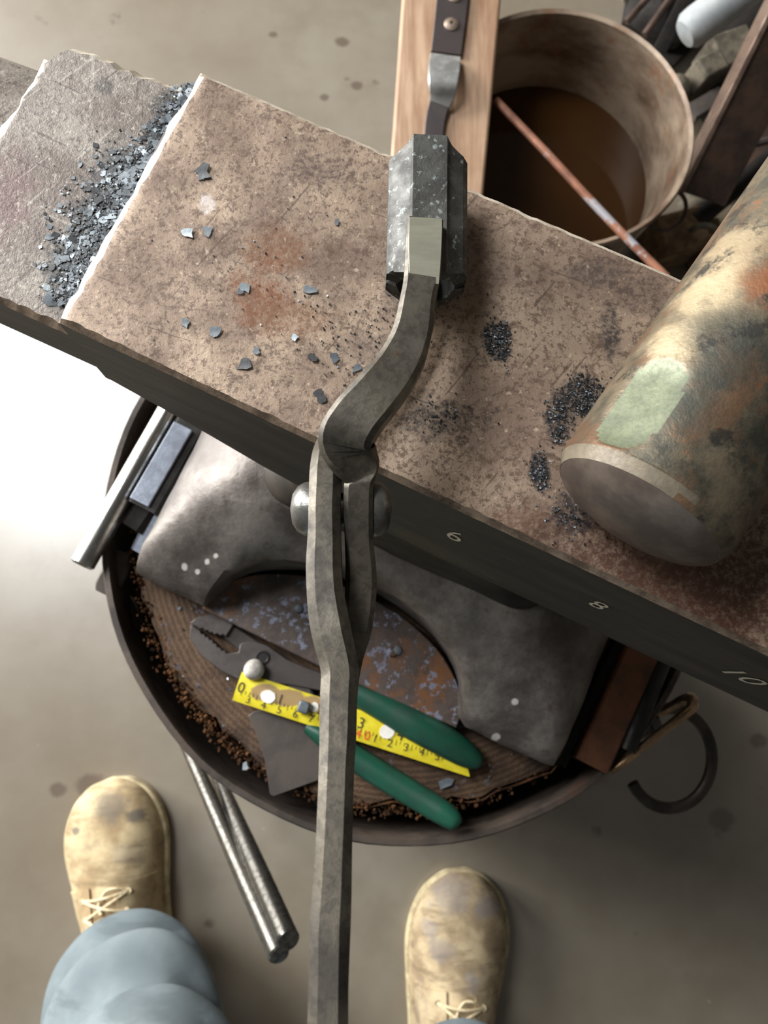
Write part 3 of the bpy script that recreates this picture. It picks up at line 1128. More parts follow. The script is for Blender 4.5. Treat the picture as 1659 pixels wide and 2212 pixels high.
teeth = zigzag([(434, 1363), (460, 1382), (477, 1399), (497, 1411)], 4, 9)
low = [(413, 1349)] + teeth + [(516, 1408), (519, 1391), (535, 1384), (552, 1385), (578, 1394), (620, 1424), (660, 1441), (720, 1462), (722, 1498), (660, 1486), (624, 1479), (572, 1476), (519, 1470), (477, 1449), (434, 1415), (409, 1377)]
b = B()
b.prism([tuple(P(x, y, ZT + .007).xy) for x, y in low], ZP, ZT + .0085)
b.build('lower_jaw', PLIERS, pl, bevel=.0006)
teeth = zigzag([(434, 1359), (464, 1372), (489, 1376)], -4, 9)
up = [(411, 1346)] + teeth + [(506, 1350), (500, 1338), (462, 1325), (427, 1334)]
b = B()
b.prism([tuple(P(x, y, ZT + .007).xy) for x, y in up], ZP, ZT + .010)
b.build('upper_jaw', PLIERS, pl, bevel=.0006)
b = B()
zz = smooth(pz((488, 1358, ZT + .0048, .010, .0055), (540, 1398, ZT + .0040, .012, .0045), (620, 1454, ZT + .0045, .012, .005), (668, 1520, ZT + .005, .011, .005), (690, 1590, ZT + .006, .010, .005)))
b.sweep([q[:3] for q in zz], [q[3] for q in zz], [q[4] for q in zz])
b.build('tang', PLIERS, pl)
b = B()
q = P(567, 1420, ZT + .0088)
b.lathe([(.0046, -.0004), (.0046, .0004), (.0036, .0006), (.0030, .0001)], q, (0, 0, 1), 18)
b.build('pivot_hole', BLACKIRON, pl)
for zz in (pz((700, 1474, ZT + .0085, .0135, .009), (772, 1498, ZT + .0105, .0165, .011), (835, 1530, ZT + .0125, .0185, .012), (898, 1567, ZT + .0145, .0195, .0125), (955, 1598, ZT + .0145, .0190, .012), (1000, 1626, ZT + .013, .0165, .011), (1030, 1645, ZT + .0115, .0110, .009), (1038, 1650, ZT + .011, .005, .005)),
           pz((662, 1570, ZT + .0085, .007, .007), (700, 1592, ZT + .0095, .0125, .010), (772, 1641, ZT + .010, .0155, .0115), (856, 1694, ZT + .012, .0160, .012), (915, 1730, ZT + .014, .0155, .012), (960, 1758, ZT + .0165, .0145, .0115), (984, 1776, ZT + .0180, .011, .010), (992, 1783, ZT + .0185, .005, .005))):
    zs = smooth(zz, 5)
    b = B()
    b.sweep([q[:3] for q in zs], [q[3] for q in zs], [q[4] for q in zs], rnd=16)
    b.build('grip', GRIP, pl, angle=60)

# piece of yellow measuring tape
tb = P(511, 1482, .476)
t0, t1 = P(511, 1482, .4755), P(1024, 1648, .4755)
td = (t1 - t0).normalized()
ts = Vector((0, 0, 1)).cross(td)     # away from the smith
tape = None
b = B()
rings = []
TW = .0090


def tz(s, x):
    return .4745 - .0016 * (x / TW) ** 2 + .0010 * math.sin(s * 3.0) - .004 * max(0, s - .8)


L = (t1 - t0).length
for i in range(25):
    s_ = i / 24
    half = TW
    r = []
    for j in range(9):
        x = -half + 2 * half * j / 8
        if s_ > .93:
            x = -half + (x + half) * (1 - (s_ - .93) / .07 * .95)
        q = t0 + td * (L * s_) + ts * x
        r.append(Vector((q.x, q.y, tz(s_, x))))
    top = r
    bot = [p - Vector((0, 0, .0003)) for p in reversed(r)]
    rings.append(top + bot)
b.loft(rings)
tape = b.build('tape_strip', TAPE, base=(tb.x, tb.y, .4725), angle=60)
tag(tape, 'torn piece of yellow measuring tape lying across the pliers', 'tape measure')
tape['_b'] = tuple(tape.location)


def on_tape(px, py, lift=.0002):
    q = P(px, py, .4745)
    rel = q - t0
    s_ = rel.dot(td) / L
    x = rel.dot(ts)
    return Vector((q.x, q.y, tz(s_, x) + lift))


for s_, px, py, sz in (('0', 521, 1486, .0092), ('1', 606, 1511, .0085), ('2', 692, 1534, .0085), ('3', 780, 1563, .0095), ('4', 865, 1588, .0095), ('3', 536, 1512, .0066), ('4', 569, 1524, .0066), ('5', 603, 1534, .0066), ('6', 638, 1543, .0066), ('7', 672, 1553, .0066), ('8', 706, 1563, .0066), ('9', 740, 1573, .0066), ('1', 810, 1596, .0066), ('2', 842, 1606, .0066), ('3', 877, 1615, .0066), ('4', 911, 1625, .0066), ('5', 945, 1635, .0066)):
    text(s_, sz, on_tape(px, py), td, ts, INK, tape)
for px, py in ((774, 1585), (793, 1590)):
    text('4' if px < 780 else '0', .0078, on_tape(px, py), td, ts, REDINK, tape)
# fine graduation lines between the two rows
b = B()
for i in range(60):
    q = t0 + td * (.004 + i * .0025) - ts * .0022
    rel = (q - t0).dot(td) / L
    ln = .0020 if i % 4 else .0034
    if rel > .92:
        break
    q.z = tz(rel, -.0022) + .0001
    b.box(q - ts * (ln / 2 - .001), (.0003, ln, .0001), Matrix.Rotation(math.atan2(td.y, td.x), 3, 'Z'))
tag(b.build('graduation_lines', INK, tape), kind='stuff')
for px, py, rx, ry in ((579, 1504, .0048, .0040), (679, 1527, .0026, .0030), (836, 1580, .0046, .0042), (921, 1607, .0040, .0030)):
    b = B()
    q = on_tape(px, py, .0004)
    pts = []
    for i in range(16):
        a = 2 * PI * i / 16
        k = 1 + .22 * noise.noise((math.cos(a) * 2 + px, math.sin(a) * 2, 0))
        pts.append((q + td * (rx * k * math.cos(a)) + ts * (ry * k * math.sin(a))).xy)
    b.prism([tuple(p) for p in pts], q.z - .0008, q.z + .0002)
    b.build('paint_spot', WHITE, tape)

# loose bits beside the tape
b = B()
q = P(551, 1447, ZT + .0085)
b.ell((q.x, q.y, ZT + .0085 + .0058), (.0066, .0066, .0058))
tag(b.build('bead', BONE, jit=.0006), 'round chalky white bead sitting on the pliers above the tape end', 'bead')
b = B()
q = on_tape(657, 1527, 0)
b.box((q.x, q.y, q.z + .0036), (.0068, .0072, .0062), Matrix.Rotation(-.3, 3, 'Z'))
tag(b.build('slag_cube', SLATE, bevel=.001, jit=.0004), 'small blue grey cube of slag standing on the yellow tape', 'slag')
b = B()
sh = [(536, 1546), (548, 1537), (600, 1528), (700, 1552), (722, 1655), (715, 1676), (590, 1721), (583, 1716), (571, 1640), (556, 1592)]
b.prism([tuple(P(x, y, ZT + .0030).xy) for x, y in sh], ZT + .0006, ZT + .0028)
tag(b.build('sheet_offcut', SHEET, bevel=.0004), 'flat grey sheet steel offcut with a pointed corner lying on the stump under the tape', 'offcut')
for px, py, r, mt, lb in ((965, 1690, .0055, SLATE, 'flat lilac grey scale flake on the dark stump front'), (530, 1655, .0026, SLATEL, 'small pale flake on the bark at the stump front left')):
    b = B()
    flake(b, P(px, py, ZT + .0006), r, .03, 0, .0006, 7)
    tag(b.build('scale_flake', mt), lb, 'flake', 'scale flakes on the stump')
b = B()
for i in range(420):
    a, r = random.uniform(0, 6.28), .172 * math.sqrt(random.random())
    p = SCN + Vector((r * math.cos(a), r * math.sin(a), ZT + .0005))
    if (p - S0).dot(AV) < .10:
        continue
    flake(b, p, random.uniform(.0005, .0016), random.gauss(0, .2), random.choices((0, 1, 2), (4, 2, 2))[0], .0003)
o = b.build('stump_scale', [SLATE, SLATEL, SLATED])
tag(o, 'fine scale flakes strewn over the wood of the stump', 'scale', kind='stuff')

# ------------------------------------------------------------------ left side of the stump: bars lying beside the foot
zr = .4705 + .0079
b = B()
p0b, p1b = P(176, 1222, zr), P(352, 912, zr)
d = (p1b - p0b).normalized()
b.lathe([(.0060, 0), (.0078, .0015), (.0078, .16), (.0060, .1615)], p0b, d, 28)
tag(b.build('round_bar', ROD), 'bright round steel bar lying on the hoop, sticking out at the left', 'bar')
ob = thing('hardy_bar', P(330, 1050, ZT), 'dark square bar with a blueish bright top, between the round bar and the anvil foot', 'bar')
b = B()
q0, q1 = P(309, 1098, .484), P(420, 905, .484)
q0.z = q1.z = .475
b.sweep([q0, q1], .022, .022, ch=.12)
b.build('shank', BLACKIRON, ob)
b = B()
q0, q1 = P(300, 1084, .4885), P(395, 920, .4885)
q0.z = q1.z = .4870
b.sweep([q0, q1], .0130, .003, ch=.15)
b.build('bright_top', BLUESTEEL, ob)
b = B()
q0, q1 = P(287, 1143, .475), P(322, 1092, .475)
q0.z = q1.z = .4725
b.sweep([q0, q1], .015, .0185, ch=.2)
b.build('tenon', DARKIRON, ob)
b = B()
q0, q1 = P(304, 1195, .470), P(350, 1115, .472)
b.sweep([q0, q1], [.012, .016], [.012, .014], ch=.2)
tag(b.build('steel_wedge', BLUESTEEL), 'small bright wedge tucked against the left anvil foot', 'wedge')
b = B()
zz = smooth(pz((222, 1282, .452, .010, .004), (232, 1264, .452, .015, .006), (254, 1228, .452, .016, .008), (268, 1195, .450, .012, .008)))
b.sweep([q[:3] for q in zz], [q[3] for q in zz], [q[4] for q in zz])
tag(b.build('chisel', SHEET), 'grey chisel blade poking out past the hoop, below the round bar', 'chisel')
b = B()
zz = smooth(pz((262, 1290, .43, .012, .010), (275, 1330, .43, .016, .012), (292, 1365, .43, .012, .012)))
b.sweep([q[:3] for q in zz], [q[3] for q in zz], [q[4] for q in zz])
b.build('hoop_lug', SHEET, stump)

# tongs standing against the stump, reins towards the smith
rt = thing('spare_tongs', P(420, 1560, 0), 'pair of round bright tong reins leaning out from the left front of the stump', 'tongs')
tops = ((P(604, 2064, .400), .0150), (P(623, 2032, .43), .0152))
lows = (P(350, 1490, .10), P(425, 1575, .10))
for (t_, dia), lo in zip(tops, lows):
    b = B()
    dv = (t_ - lo)
    L = dv.length
    b.lathe([(dia * .40, 0), (dia * .40, L * .3), (dia * .5, L * .8), (dia * .5, L - .0012), (dia * .43, L)], lo, dv.normalized(), 24)
    b.build('rein', REIN, rt)
b = B()
for lo, q in zip(lows, (P(380, 1490, .012), P(392, 1470, .012))):
    zz = [tuple(lo + Vector((0, 0, .004))), tuple(lo.lerp(q, .45) + Vector((0, 0, .01))), tuple(q.lerp(lo, .1)), tuple(q)]
    zz = smooth(zz)
    b.sweep(zz, .014, .010, up=(0, 1, 0))
b.build('jaw_end', BLACKIRON, rt)
b = B()
mid = lows[0].lerp(tops[0][0], .12), lows[1].lerp(tops[1][0], .12)
b.sweep([mid[0] - (mid[1] - mid[0]) * .3, mid[1] + (mid[1] - mid[0]) * .3], .010, .010, rnd=12)
b.build('rivet', BLACKIRON, rt)

# ------------------------------------------------------------------ right side of the stump: bars standing by the foot
b = B()
q0, q1 = P(1205, 1650, .470), P(1345, 1370, .470)
b.sweep([q0, q1], .0075, .013, ch=.15)
tag(b.build('thin_bar', DARKIRON), 'thin dark bar lying closest to the right anvil foot', 'bar')
b = B()
q0, q1 = P(1271, 1652, .476), P(1385, 1395, .476)
q0.z = q1.z = .4735
b.sweep([q0, q1], .0215, .022, ch=.06)
tag(b.build('flat_bar', RUSTBAR), 'rusty brown flat bar with square ends lying right of the anvil foot', 'bar')
b = B()
q0, q1 = P(1352, 1620, .478), P(1432, 1420, .478)
b.sweep([q0, q1], .012, .012, rnd=14)
tag(b.build('black_bar', BLACKIRON), 'black round bar on the hoop beyond the rusty flat bar', 'bar')
b = B()
q0, q1 = P(1362, 1580, .446), P(1420, 1558, .446)
b.lathe([(.0075, 0), (.0075, .012), (.011, .0125), (.011, .018), (.008, .0195)], q0, (q1 - q0).normalized(), 6)
tag(b.build('bolt', SHEET), 'grey hexagon bolt head at the right of the hoop, behind the bright hook', 'bolt')
# bright wire hook
b = B()
zz = smooth(pz((1318, 1668, .4735, .0042), (1352, 1642, .475, .0054), (1420, 1588, .476, .0058), (1478, 1543, .478, .0064), (1496, 1524, .476, .0074), (1492, 1508, .466, .0072), (1474, 1512, .452, .0066), (1440, 1532, .444, .0064), (1400, 1548, .440, .006)))
b.sweep([q[:3] for q in zz], [q[3] for q in zz], [q[3] for q in zz], rnd=12)
tag(b.build('wire_hook', surf('copper_toned_rod', (176, 146, 112), (120, 98, 76), 60, 0.3, 0.8, 0.15, 0.0004)), 'bright copper toned rod hook bent over the hoop at the right', 'hook')
b = B()
cx, cy, zR = 1446, 1638, .40
zz = []
for i in range(33):
    a = math.radians(153 - 318 * i / 32)
    a2 = math.radians(150) - math.radians(320) * i / 32
    zz.append(P(cx + 92 * math.cos(a2), cy - 108 * math.sin(a2) * -1, zR - .004 * math.sin(a2)))
b.sweep(zz, .0085, .0075, rnd=10)
tag(b.build('iron_ring', surf('ring_iron', (66, 58, 50), (44, 38, 34), 50, 0.5, 0.4, 0.3, 0.0006)), 'open iron ring hanging beside the stump under the bright hook', 'ring')

# ------------------------------------------------------------------ bucket
BZ = .26
bc = P(1213, 272, BZ)
br = (P(1489, 262, BZ) - bc).length
wz = .165
wc = Vector((bc.x, bc.y, 0))
bk = thing('quench_bucket', (bc.x, bc.y, 0), 'round metal quench bucket of brown water behind the anvil', 'bucket')


def brad(z):
    return br * (.80 + .20 * z / BZ)


b = B()
prof = [(.02, .002), (brad(0) - .002, .002), (brad(.01), .004), (brad(.13), .13), (brad(.25), .25), (brad(BZ) + .0035, BZ - .003), (brad(BZ) + .0042, BZ), (brad(BZ) + .002, BZ + .003), (brad(BZ) - .002, BZ + .001), (brad(.25) - .0025, .249), (brad(.2) - .0025, .2), (brad(.13) - .0025, .13), (brad(.01) - .003, .010), (.02, .008)]
b.lathe(prof, (bc.x, bc.y, 0), (0, 0, 1), 64)
b.build('pail', PAIL, bk, angle=50)
b = B()
b.lathe([(.01, wz - .001), (brad(wz) - .003, wz - .001), (brad(wz) - .003, wz), (.01, wz)], (bc.x, bc.y, 0), (0, 0, 1), 64)
b.build('water', WATER, bk)
b = B()
q = P(1300, 500, .25)
dq = (q - Vector((bc.x, bc.y, .25)))
dq.z = 0
dq.normalize()
e = Vector((bc.x, bc.y, .235)) + dq * (brad(.235) + .002)
zz = []
for i in range(21):
    a = 2 * PI * i / 20
    zz.append(e + dq * (.012 + .012 * math.cos(a)) + Vector((0, 0, .016 * math.sin(a))))
b.sweep(zz, .005, .005, up=dq.cross(Vector((0, 0, 1))), rnd=8)
b.build('bail_ear', SHEET, bk)

# board lying across the bucket, with a strap screwed to it
zbT = BZ + .003 + .030
bd = thing('strapped_board', P(955, 250, BZ + .003), 'pale pine board lying across the bucket rim, dark steel strap screwed along it', 'board')
e0 = [P(845, 330, zbT), P(872, -60, zbT), P(1088, -60, zbT), P(1046, 400, zbT)]
L0 = e0[0] + (e0[0] - e0[1]) * .35
L1 = e0[1] + (e0[1] - e0[0]) * .6
R1 = e0[2] + (e0[2] - e0[3]) * .6
R0 = e0[3] + (e0[3] - e0[2]) * .28
b = B()
b.prism([tuple(p.xy) for p in (L0, R0, R1, L1)], BZ + .0035, zbT)
b.build('plank', PINE, bd, bevel=.003)
zt = zbT
strap = smooth(pz((985, -90, zt + .003, .031, .005), (977, 0, zt + .003, .031, .005), (969, 70, zt + .003, .030, .005), (963, 118, zt + .003, .0295, .005)), 4)
b = B()
b.sweep([q[:3] for q in strap], [q[3] for q in strap], [q[4] for q in strap], ch=.12)
b.build('strap', STRAP, bd)
b = B()
strap = smooth(pz((962, 124, zt + .004, .0295, .005), (959, 150, zt + .013, .0300, .007), (957, 178, zt + .017, .0280, .008), (955, 206, zt + .010, .0240, .007), (950, 224, zt + .005, .0205, .006)), 4)
b.sweep([q[:3] for q in strap], [q[3] for q in strap], [q[4] for q in strap], ch=.12)
b.build('strap_bend', STRAPB, bd)
b = B()
strap = smooth(pz((950, 224, zt + .004, .0195, .006), (940, 262, zt + .003, .0185, .006), (934, 320, zt + .003, .0185, .006), (930, 380, zt + .003, .0185, .006)), 4)
b.sweep([q[:3] for q in strap], [q[3] for q in strap], [q[4] for q in strap], ch=.12)
b.build('strap_tail', STRAP, bd)
for px, py in ((975, 53), (982, -8)):
    b = B()
    q = P(px, py, zt + .0055)
    b.lathe([(.0072, 0), (.0072, .0010), (.0050, .0026), (.0020, .0028), (.0016, .0008)], q, (0, 0, 1), 18)
    b.build('screw', SCREW, bd)

# thin rod leaning over the bucket
b = B()
zz = smooth(pz((1071, 217, BZ + .010, .0078), (1180, 330, BZ + .013, .0080), (1320, 480, BZ + .0085, .0082), (1440, 600, BZ + .004, .0084)))
b.sweep([q[:3] for q in zz], [q[3] for q in zz], [q[3] for q in zz], rnd=10)
tag(b.build('poker_rod', PINKROD), 'thin rusty rod with grey bands lying across the bucket mouth', 'rod')

# ------------------------------------------------------------------ scrap heap at the top right
def bar(name, label, a, c, wd, ht, mt, cat, rnd=0, tilt=0, group='scrap iron beside the bucket'):
    b = B()
    b.sweep([P(*a), P(*c)], wd, ht, rnd=rnd, tilt=tilt, ch=.1)
    return tag(b.build(name, mt), label, cat, group)


b = B()
q0, q1 = P(1474, 78, .16), P(1700, -95, .20)
d = (q1 - q0)
b.lathe([(.004, 0), (.016, .003), (.0215, .010), (.0225, .02), (.0225, d.length), (.01, d.length)], q0, d.normalized(), 28)
tag(b.build('pipe', GREYPIPE), 'thick pale grey pipe with a rounded end on the scrap heap', 'pipe')
an = thing('angle_iron', P(1560, 330, 0), 'long rusty angle iron leaning right of the bucket with a light edge', 'angle iron')
q0, q1 = P(1470, 405, .115), P(1690, -40, .26)
dd = (q1 - q0).normalized()
sd = dd.cross(Vector((0, 0, 1))).normalized()
b = B()
b.sweep([q0 + sd * .030 - Vector((0, 0, .004)), q1 + sd * .030 - Vector((0, 0, .004))], .060, .005, ch=.1, tilt=-.35)
b.build('flange', BROWNIRON, an)
b = B()
b.sweep([q0 - Vector((0, 0, .010)), q1 - Vector((0, 0, .010))], .006, .04, ch=.1, tilt=-.12)
b.build('web', surf('rubbed_angle_edge', (128, 108, 94), (92, 74, 64), 40, 0.5, 0.4, 0.3, 0.0006), an)
bar('thin_rod', 'thin brown rod, the nearer of two at the top of the bucket', (1352, 48, .10), (1440, -50, .12), .009, .009, BROWNIRON, 'rod', 8)
bar('thin_rod', 'thin brown rod, the second one right of the bucket top', (1392, 76, .10), (1480, -50, .12), .009, .009, BROWNIRON, 'rod', 8)
bar('flat_bar', 'dark flat bar between the thin rods and the grey pipe', (1425, 110, .06), (1500, -40, .10), .018, .006, DARKIRON, 'bar')
bar('thin_rod', 'short pale rod end at the very top by the bucket', (1348, 2, .12), (1370, -40, .14), .010, .010, STONE, 'rod', 8)
bar('flat_bar', 'dark iron bar wedged below the grey pipe end', (1400, 165, .012), (1500, 60, .012), .034, .010, DARKIRON, 'bar')
bar('flat_bar', 'dark wide bar running along the right frame edge under the angle iron', (1580, 420, .02), (1720, 210, .02), .05, .012, BROWNIRON, 'bar')
bar('pipe', 'dark iron pipe slanting below the angle iron', (1500, 480, .07), (1690, 320, .08), .024, .028, DARKIRON, 'pipe', 14)
bar('thin_rod', 'thin grey rod with a blunt end below the angle iron', (1582, 322, .06), (1690, 296, .07), .010, .010, SHEET, 'rod', 8)
bar('flat_bar', 'short steel bar between the stones and the bucket', (1492, 245, .04), (1560, 205, .05), .022, .012, SHEET, 'bar')


def rock(name, px, py, z, r, mt, label, cat, seed):
    b = B()
    b.ell(P(px, py, z), r, Matrix.Rotation(seed, 3, 'Z'), 14, 9)
    for v in b.bm.verts:
        v.co += noise.noise_vector(v.co * 28 + Vector((seed * 7, 0, 0))) * min(r) * .35
    return tag(b.build(name, mt, angle=25), label, cat, 'rubble beside the bucket')


def block(name, px, py, z, size, rz, mt, label, cat):
    b = B()
    b.box(P(px, py, z), size, Matrix.Rotation(rz, 3, 'Z') @ Matrix.Rotation(.12, 3, 'X'))
    return tag(b.build(name, mt, bevel=.0035, jit=.0018), label, cat, 'rubble beside the bucket')


block('stone_block', 1518, 165, .045, (.036, .030, .06), .5, STONE, 'small squarish tan stone below the pipe end', 'stone')
block('stone_block', 1566, 128, .045, (.055, .045, .06), .4, STONE, 'larger grey stone block between pipe and angle iron', 'stone')
block('wood_offcut', 1450, 520, .04, (.060, .05, .075), .3, OFFCUT, 'tan wood offcut standing below the bucket rim', 'offcut')
block('wood_offcut', 1520, 530, .03, (.030, .05, .05), .2, OFFCUT, 'narrow tan offcut between the big offcut and the hammer', 'offcut')
rock('stone', 1500, 452, .03, (.026, .022, .028), STONE, 'rounded grey stone at the foot of the angle iron', 'stone', 3)
rock('stone', 1640, 490, .03, (.04, .03, .028), STONE, 'brown stone hidden beside the hammer at the right', 'stone', 5)
rock('stone', 1455, 205, .03, (.02, .02, .028), STONE, 'little dark stone touching the bucket wall', 'stone', 8)
rock('clinker', 1620, 60, .03, (.06, .05, .03), DARKIRON, 'dark lump of clinker under the grey pipe', 'clinker', 2)
rock('clinker', 1590, 240, .02, (.05, .04, .02), DARKIRON, 'dark lump of clinker under the angle iron', 'clinker', 4)
rock('clinker', 1430, 30, .03, (.05, .05, .03), DARKIRON, 'dark lump of clinker under the thin rods', 'clinker', 6)
b = B()
q = P(1440, 455, .14)
zz = [q + Vector((.022 * math.cos(a), .016 * math.sin(a), .016 * math.sin(a))) for a in [2 * PI * i / 24 for i in range(25)]]
b.sweep(zz, .005, .005, rnd=8)
tag(b.build('wire_ring', BROWNIRON), 'small dark wire ring hanging at the bucket side', 'ring')
b = B()
zz = smooth(pz((1490, 500, .09, .008), (1510, 488, .10, .008), (1535, 490, .095, .008), (1545, 497, .09, .008)))
b.sweep([q[:3] for q in zz], [q[3] for q in zz], [q[3] for q in zz], rnd=8)
tag(b.build('bent_wire', STONE), 'pale bent bit of wire lying on the tan offcuts', 'wire')

# ------------------------------------------------------------------ the smith from the waist down
HEEL_L, TOE_L = P(318, 2175, .0), P(240, 1682, .0)
HEEL_R, TOE_R = P(960, 2430, .0), P(1010, 1876, .0)
ANK_L = P(300, 2140, .10)
ANK_R = Vector((HEEL_R.x + .005, HEEL_R.y + .075, .10))
person = None
b = bpy.data.meshes.new('person')
hipc = Vector(((ANK_L.x + ANK_R.x) / 2, min(ANK_L.y, ANK_R.y) - .10, .94))


def leg_pts(an, sgn):
    up = Vector((-sgn * .26, -.16, 0))      # the legs slope back and in towards the hips
    return [Vector((an.x, an.y, .055)), Vector((an.x, an.y, .11)) + up * .04, Vector((an.x, an.y, .28)) + up * .20, Vector((an.x, an.y, .50)) + up * .40, Vector((hipc.x + sgn * .10, hipc.y + .02, .72)), Vector((hipc.x + sgn * .095, hipc.y, .90))]


VV = [hipc + Vector((0, 0, .0)), hipc + Vector((0, 0, .10))]
RR = [(.12, .09), (.13, .095)]
EE = [(0, 1)]
for an, sg in ((ANK_L, -1), (ANK_R, 1)):
    pts = leg_pts(an, sg)
    toe = TOE_L if sg < 0 else TOE_R
    st = len(VV)
    fp = Vector((an.x, an.y, .045)).lerp(Vector((toe.x, toe.y, .035)), .3)
    allp = [fp] + pts
    rad = [.016, .024, .034, .055, .058, .078, .088]
    for q, r in zip(allp, rad):
        VV.append(q)
        RR.append((r, r))
    for i in range(len(allp) - 1):
        EE.append((st + i, st + i + 1))
    EE.append((st + len(allp) - 1, 0))
pb = Vector((hipc.x, hipc.y, 0))
b.from_pydata([v - pb for v in VV], EE, [])
person = bpy.data.objects.new('person', b)
COL.objects.link(person)
person.location = pb
person.matrix_world = Matrix.Translation(pb)
sm = person.modifiers.new('skin', 'SKIN')
for sv, r in zip(b.skin_vertices[0].data, RR):
    sv.radius = r
b.skin_vertices[0].data[0].use_root = True
ss = person.modifiers.new('sub', 'SUBSURF')
ss.levels = ss.render_levels = 2
b.materials.append(SKIN)
tag(person, 'person standing at the anvil in blue grey trousers and tan suede boots', 'person')


def boot(heel, toe, side, mats, name):
    """low suede boot lofted along the foot; side +1 when the big toe lies to the right in the photo"""
    d = (toe - heel)
    L = d.length
    d = d.normalized()
    s_ = Vector((d.y, -d.x, 0))       # to the right in the photo
    H = heel.copy()
    st = [  # t along, half width left, half width right, height of the upper
        (0.00, .020, .020, .060), (.02, .030, .030, .085), (.08, .037, .037, .105), (.18, .040, .040, .118), (.30, .041, .041, .112), (.40, .043, .043, .098),
        (.50, .047, .046, .084), (.60, .051, .050, .074), (.70, .054, .053, .066), (.79, .053, .052, .060), (.87, .047, .046, .055), (.93, .038, .037, .048), (.97, .027, .026, .040), (.992, .018, .017, .032), (1.0, .009, .009, .024)]
    bend = lambda t: -.004 * math.sin(t * PI)
    b = B()
    rings = []
    stf = smooth(st, 3)
    for t, wl, wr, h in stf:
        c = H + d * (L * t) + s_ * (bend(t) + side * .004 * t)
        ring = []
        zs = .018
        for j in range(24):
            a = 2 * PI * j / 24
            ca, sa = math.cos(a), math.sin(a)
            wd = wr if ca > 0 else wl
            x = math.copysign(abs(ca) ** .8, ca) * wd
            if sa >= 0:
                tall = 1.0
                x *= 1 - .34 * sa * min(1, max(0, (h - .05) / .05)) * .9
                z = zs + (h - zs) * abs(sa) ** .85
            else:
                z = zs + (sa * .012)
            cr = .0042 * math.sin(t * 75 + ca * 2.2) * max(0, 1 - abs(t - .60) / .14) * max(0, sa)
            ring.append(c + s_ * x + Vector((0, 0, z + cr)))
        rings.append(ring)
    b.loft(rings)
    up = b.build(name, mats[0], person, angle=70)
    tag(up, mats[2])
    # sole
    b = B()
    poly = []
    for t, wl, wr, h in stf:
        c = H + d * (L * t) + s_ * (bend(t) + side * .004 * t)
        poly.append(c + s_ * (wr + .0035))
    poly.append(H + d * (L + .0025) + s_ * (bend(1) + side * .004))
    for t, wl, wr, h in reversed(stf):
        c = H + d * (L * t) + s_ * (bend(t) + side * .004 * t)
        poly.append(c - s_ * (wl + .0035))
    b.prism([tuple(p.xy) for p in poly], .0005, .020)
    b.build('sole', SOLE, up, bevel=.003)
    return up, d, s_, H, L, bend, stf


def topz(stf, t):
    for p, q in zip(stf, stf[1:]):
        if p[0] <= t <= q[0]:
            return p[3] + (q[3] - p[3]) * (t - p[0]) / max(1e-6, q[0] - p[0])
    return stf[-1][3]


for heel, toe, side, mats in ((HEEL_L, TOE_L, 1, (SUEDE, 0, 'left boot, dusty tan suede with dark scuffs')), (HEEL_R, TOE_R, -1, (SUEDEG, 0, 'right boot, paler and scuffed grey at the toe'))):
    up, d, s_, H, L, bend, stf = boot(heel, toe, side, mats, 'boot')

    def top(t, x, lift=.0015):
        """point on the boot's upper at t along and x across (-1..1)"""
        h = topz(stf, t)
        hw = [(p[1] + p[2]) / 2 for p in stf if p[0] >= t][0]
        sa = math.sqrt(max(0, 1 - min(.98, abs(x)) ** 2))
        z = .018 + (h - .018) * sa ** .85
        xx = x * hw * (1 - .31 * sa * min(1, max(0, (h - .05) / .05)))
        return H + d * (L * t) + s_ * (xx + bend(t) + side * .004 * t) + Vector((0, 0, z + lift))
    # eyelet stays: two raised suede flaps either side of the tongue
    for sg in (-1, 1):
        b = B()
        rings = []
        for i in range(9):
            t = .60 - .34 * i / 8
            r = []
            for j in range(6):
                x = sg * (.36 + .60 * j / 5)
                e = .008 * (1 - min(1, j / 1.0)) if i == 0 else 0
                r.append(top(t - (.035 * (abs(x) - .36) if i == 0 else 0), x, .0048))
            r += [top(t - (.035 * (abs(x_) - .36) if i == 0 else 0), x_, -.003) for x_ in [sg * (.96 - .60 * j / 5) for j in range(6)]]
            rings.append(r)
        b.loft(rings)
        b.build('eyelet_stay', mats[0], up, angle=50)
        for t in (.555, .485, .415, .345):
            b = B()
            q = top(t, sg * .56, .0052)
            b.lathe([(.0034, 0), (.0034, .0010), (.0016, .0010), (.0014, 0)], q, (0, 0, 1), 12)
            b.build('eyelet', LACE, up)
    b = B()
    rings = []
    for i in range(9):
        t = .60 - .34 * i / 8
        rings.append([top(t, -.38 + .76 * j / 6, .0012 + .002 * math.cos((j - 3) / 3 * 1.5)) for j in range(7)] + [top(t, (.38 - .76 * j / 6), -.003) for j in range(7)])
    b.loft(rings)
    b.build('tongue', mats[0], up, angle=50)
    for (ta, xa, tb_, xb) in ((.555, -.56, .555, .56), (.555, .56, .485, -.56), (.555, -.56, .485, .56), (.485, -.56, .415, .56), (.485, .56, .415, -.56), (.415, -.56, .345, .56)):
        pts = []
        for i in range(9):
            k = i / 8
            pts.append(top(ta + (tb_ - ta) * k, xa + (xb - xa) * k, .0060 + .003 * math.sin(PI * k)))
        b = B()
        b.sweep(pts, .0030, .0026, rnd=8)
        b.build('lace', LACE, up)
    pts = smooth([tuple(top(.555, .56, .005)), tuple(top(.58, .30, .008)), tuple(top(.575, .05, .006)), tuple(top(.53, -.12, .007)), tuple(top(.50, -.02, .009))])
    b = B()
    b.sweep(pts, .0028, .0026, rnd=8)
    b.build('lace', LACE, up)

# trousers: two slouching legs joined at the hips
b = B()
NR = 72


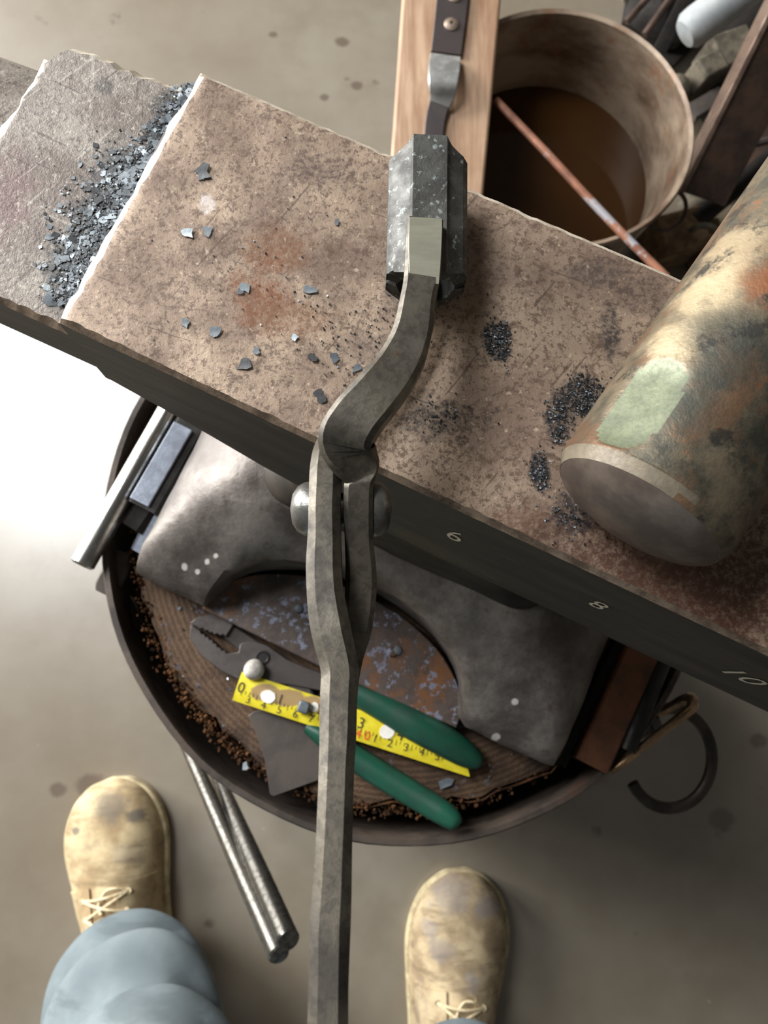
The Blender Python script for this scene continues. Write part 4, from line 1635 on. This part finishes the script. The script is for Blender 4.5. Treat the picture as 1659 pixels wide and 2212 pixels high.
def trouser_leg(an, sg, hemc, hemr):
    rings = []
    k1, k2, k3 = leg_pts(an, sg)[1:4]
    P0 = [(hemc.x, hemc.y, hemc.z), (k1.x, k1.y, .17), (k2.x, k2.y, .28), (k3.x, k3.y, .50), (hipc.x + sg * .090, hipc.y + .01, .72), (hipc.x + sg * .080, hipc.y, .90)]
    R0 = [(hemr[0], hemr[1]), (.073, .085), (.080, .088), (.086, .092), (.098, .11), (.115, .12)]
    seq = smooth([p + r for p, r in zip(P0, R0)], 22)
    m = len(seq)
    for i, q in enumerate(seq):
        k = i / (m - 1)
        slouch = max(0, 1 - k / .56)
        ring = []
        for j in range(NR):
            a = 2 * PI * j / NR
            ca, sa = math.cos(a), math.sin(a)
            w1 = math.sin(q[2] * 96 + 1.6 * math.sin(a + .5) + .8 * math.sin(2 * a + 1))
            w2 = math.sin(q[2] * 52 - 1.8 * a + .7)
            rise = min(1, i / 14)
            w1 = math.copysign(abs(w1) ** .75, w1)
            f = 1 + slouch * rise * (.20 * w1 + .10 * w2) + .02 * noise.noise((ca * 2, sa * 2, q[2] * 12))
            z = q[2]
            if i < 16:
                # hem rides up over the instep
                z += (1 - i / 16) * (-.035 * -sa if sa < 0 else .006 * sa)
            ring.append(Vector((q[0] + q[3] * f * ca, q[1] + q[4] * f * sa, z)))
        rings.append(ring)
    # turn the hem in
    inner = [[Vector((seq[i][0], seq[i][1], 0)) + (p - Vector((seq[i][0], seq[i][1], 0))) * 1.0 for p in rings[i]] for i in (3, 1, 0)]
    inn = []
    for r, i in zip(inner, (3, 1, 0)):
        inn.append([Vector((seq[i][0] + (p.x - seq[i][0]) * .955, seq[i][1] + (p.y - seq[i][1]) * .955, p.z)) for p in r])
    b.loft(inn + rings)


trouser_leg(ANK_L, -1, P(292, 2112, .100), (.060, .066))
trouser_leg(ANK_R, 1, Vector((ANK_R.x - .006, ANK_R.y - .004, .105)), (.062, .074))
rings = []
for z, rx_, ry_ in ((.80, .10, .08), (.86, .175, .125), (.93, .180, .128), (1.0, .172, .122), (1.045, .168, .118), (1.05, .150, .105)):
    rings.append([Vector((hipc.x + rx_ * math.cos(2 * PI * j / NR), hipc.y + ry_ * math.sin(2 * PI * j / NR), z)) for j in range(NR)])
b.loft(rings)
tr = b.build('trousers', TROUSER, person, angle=80)
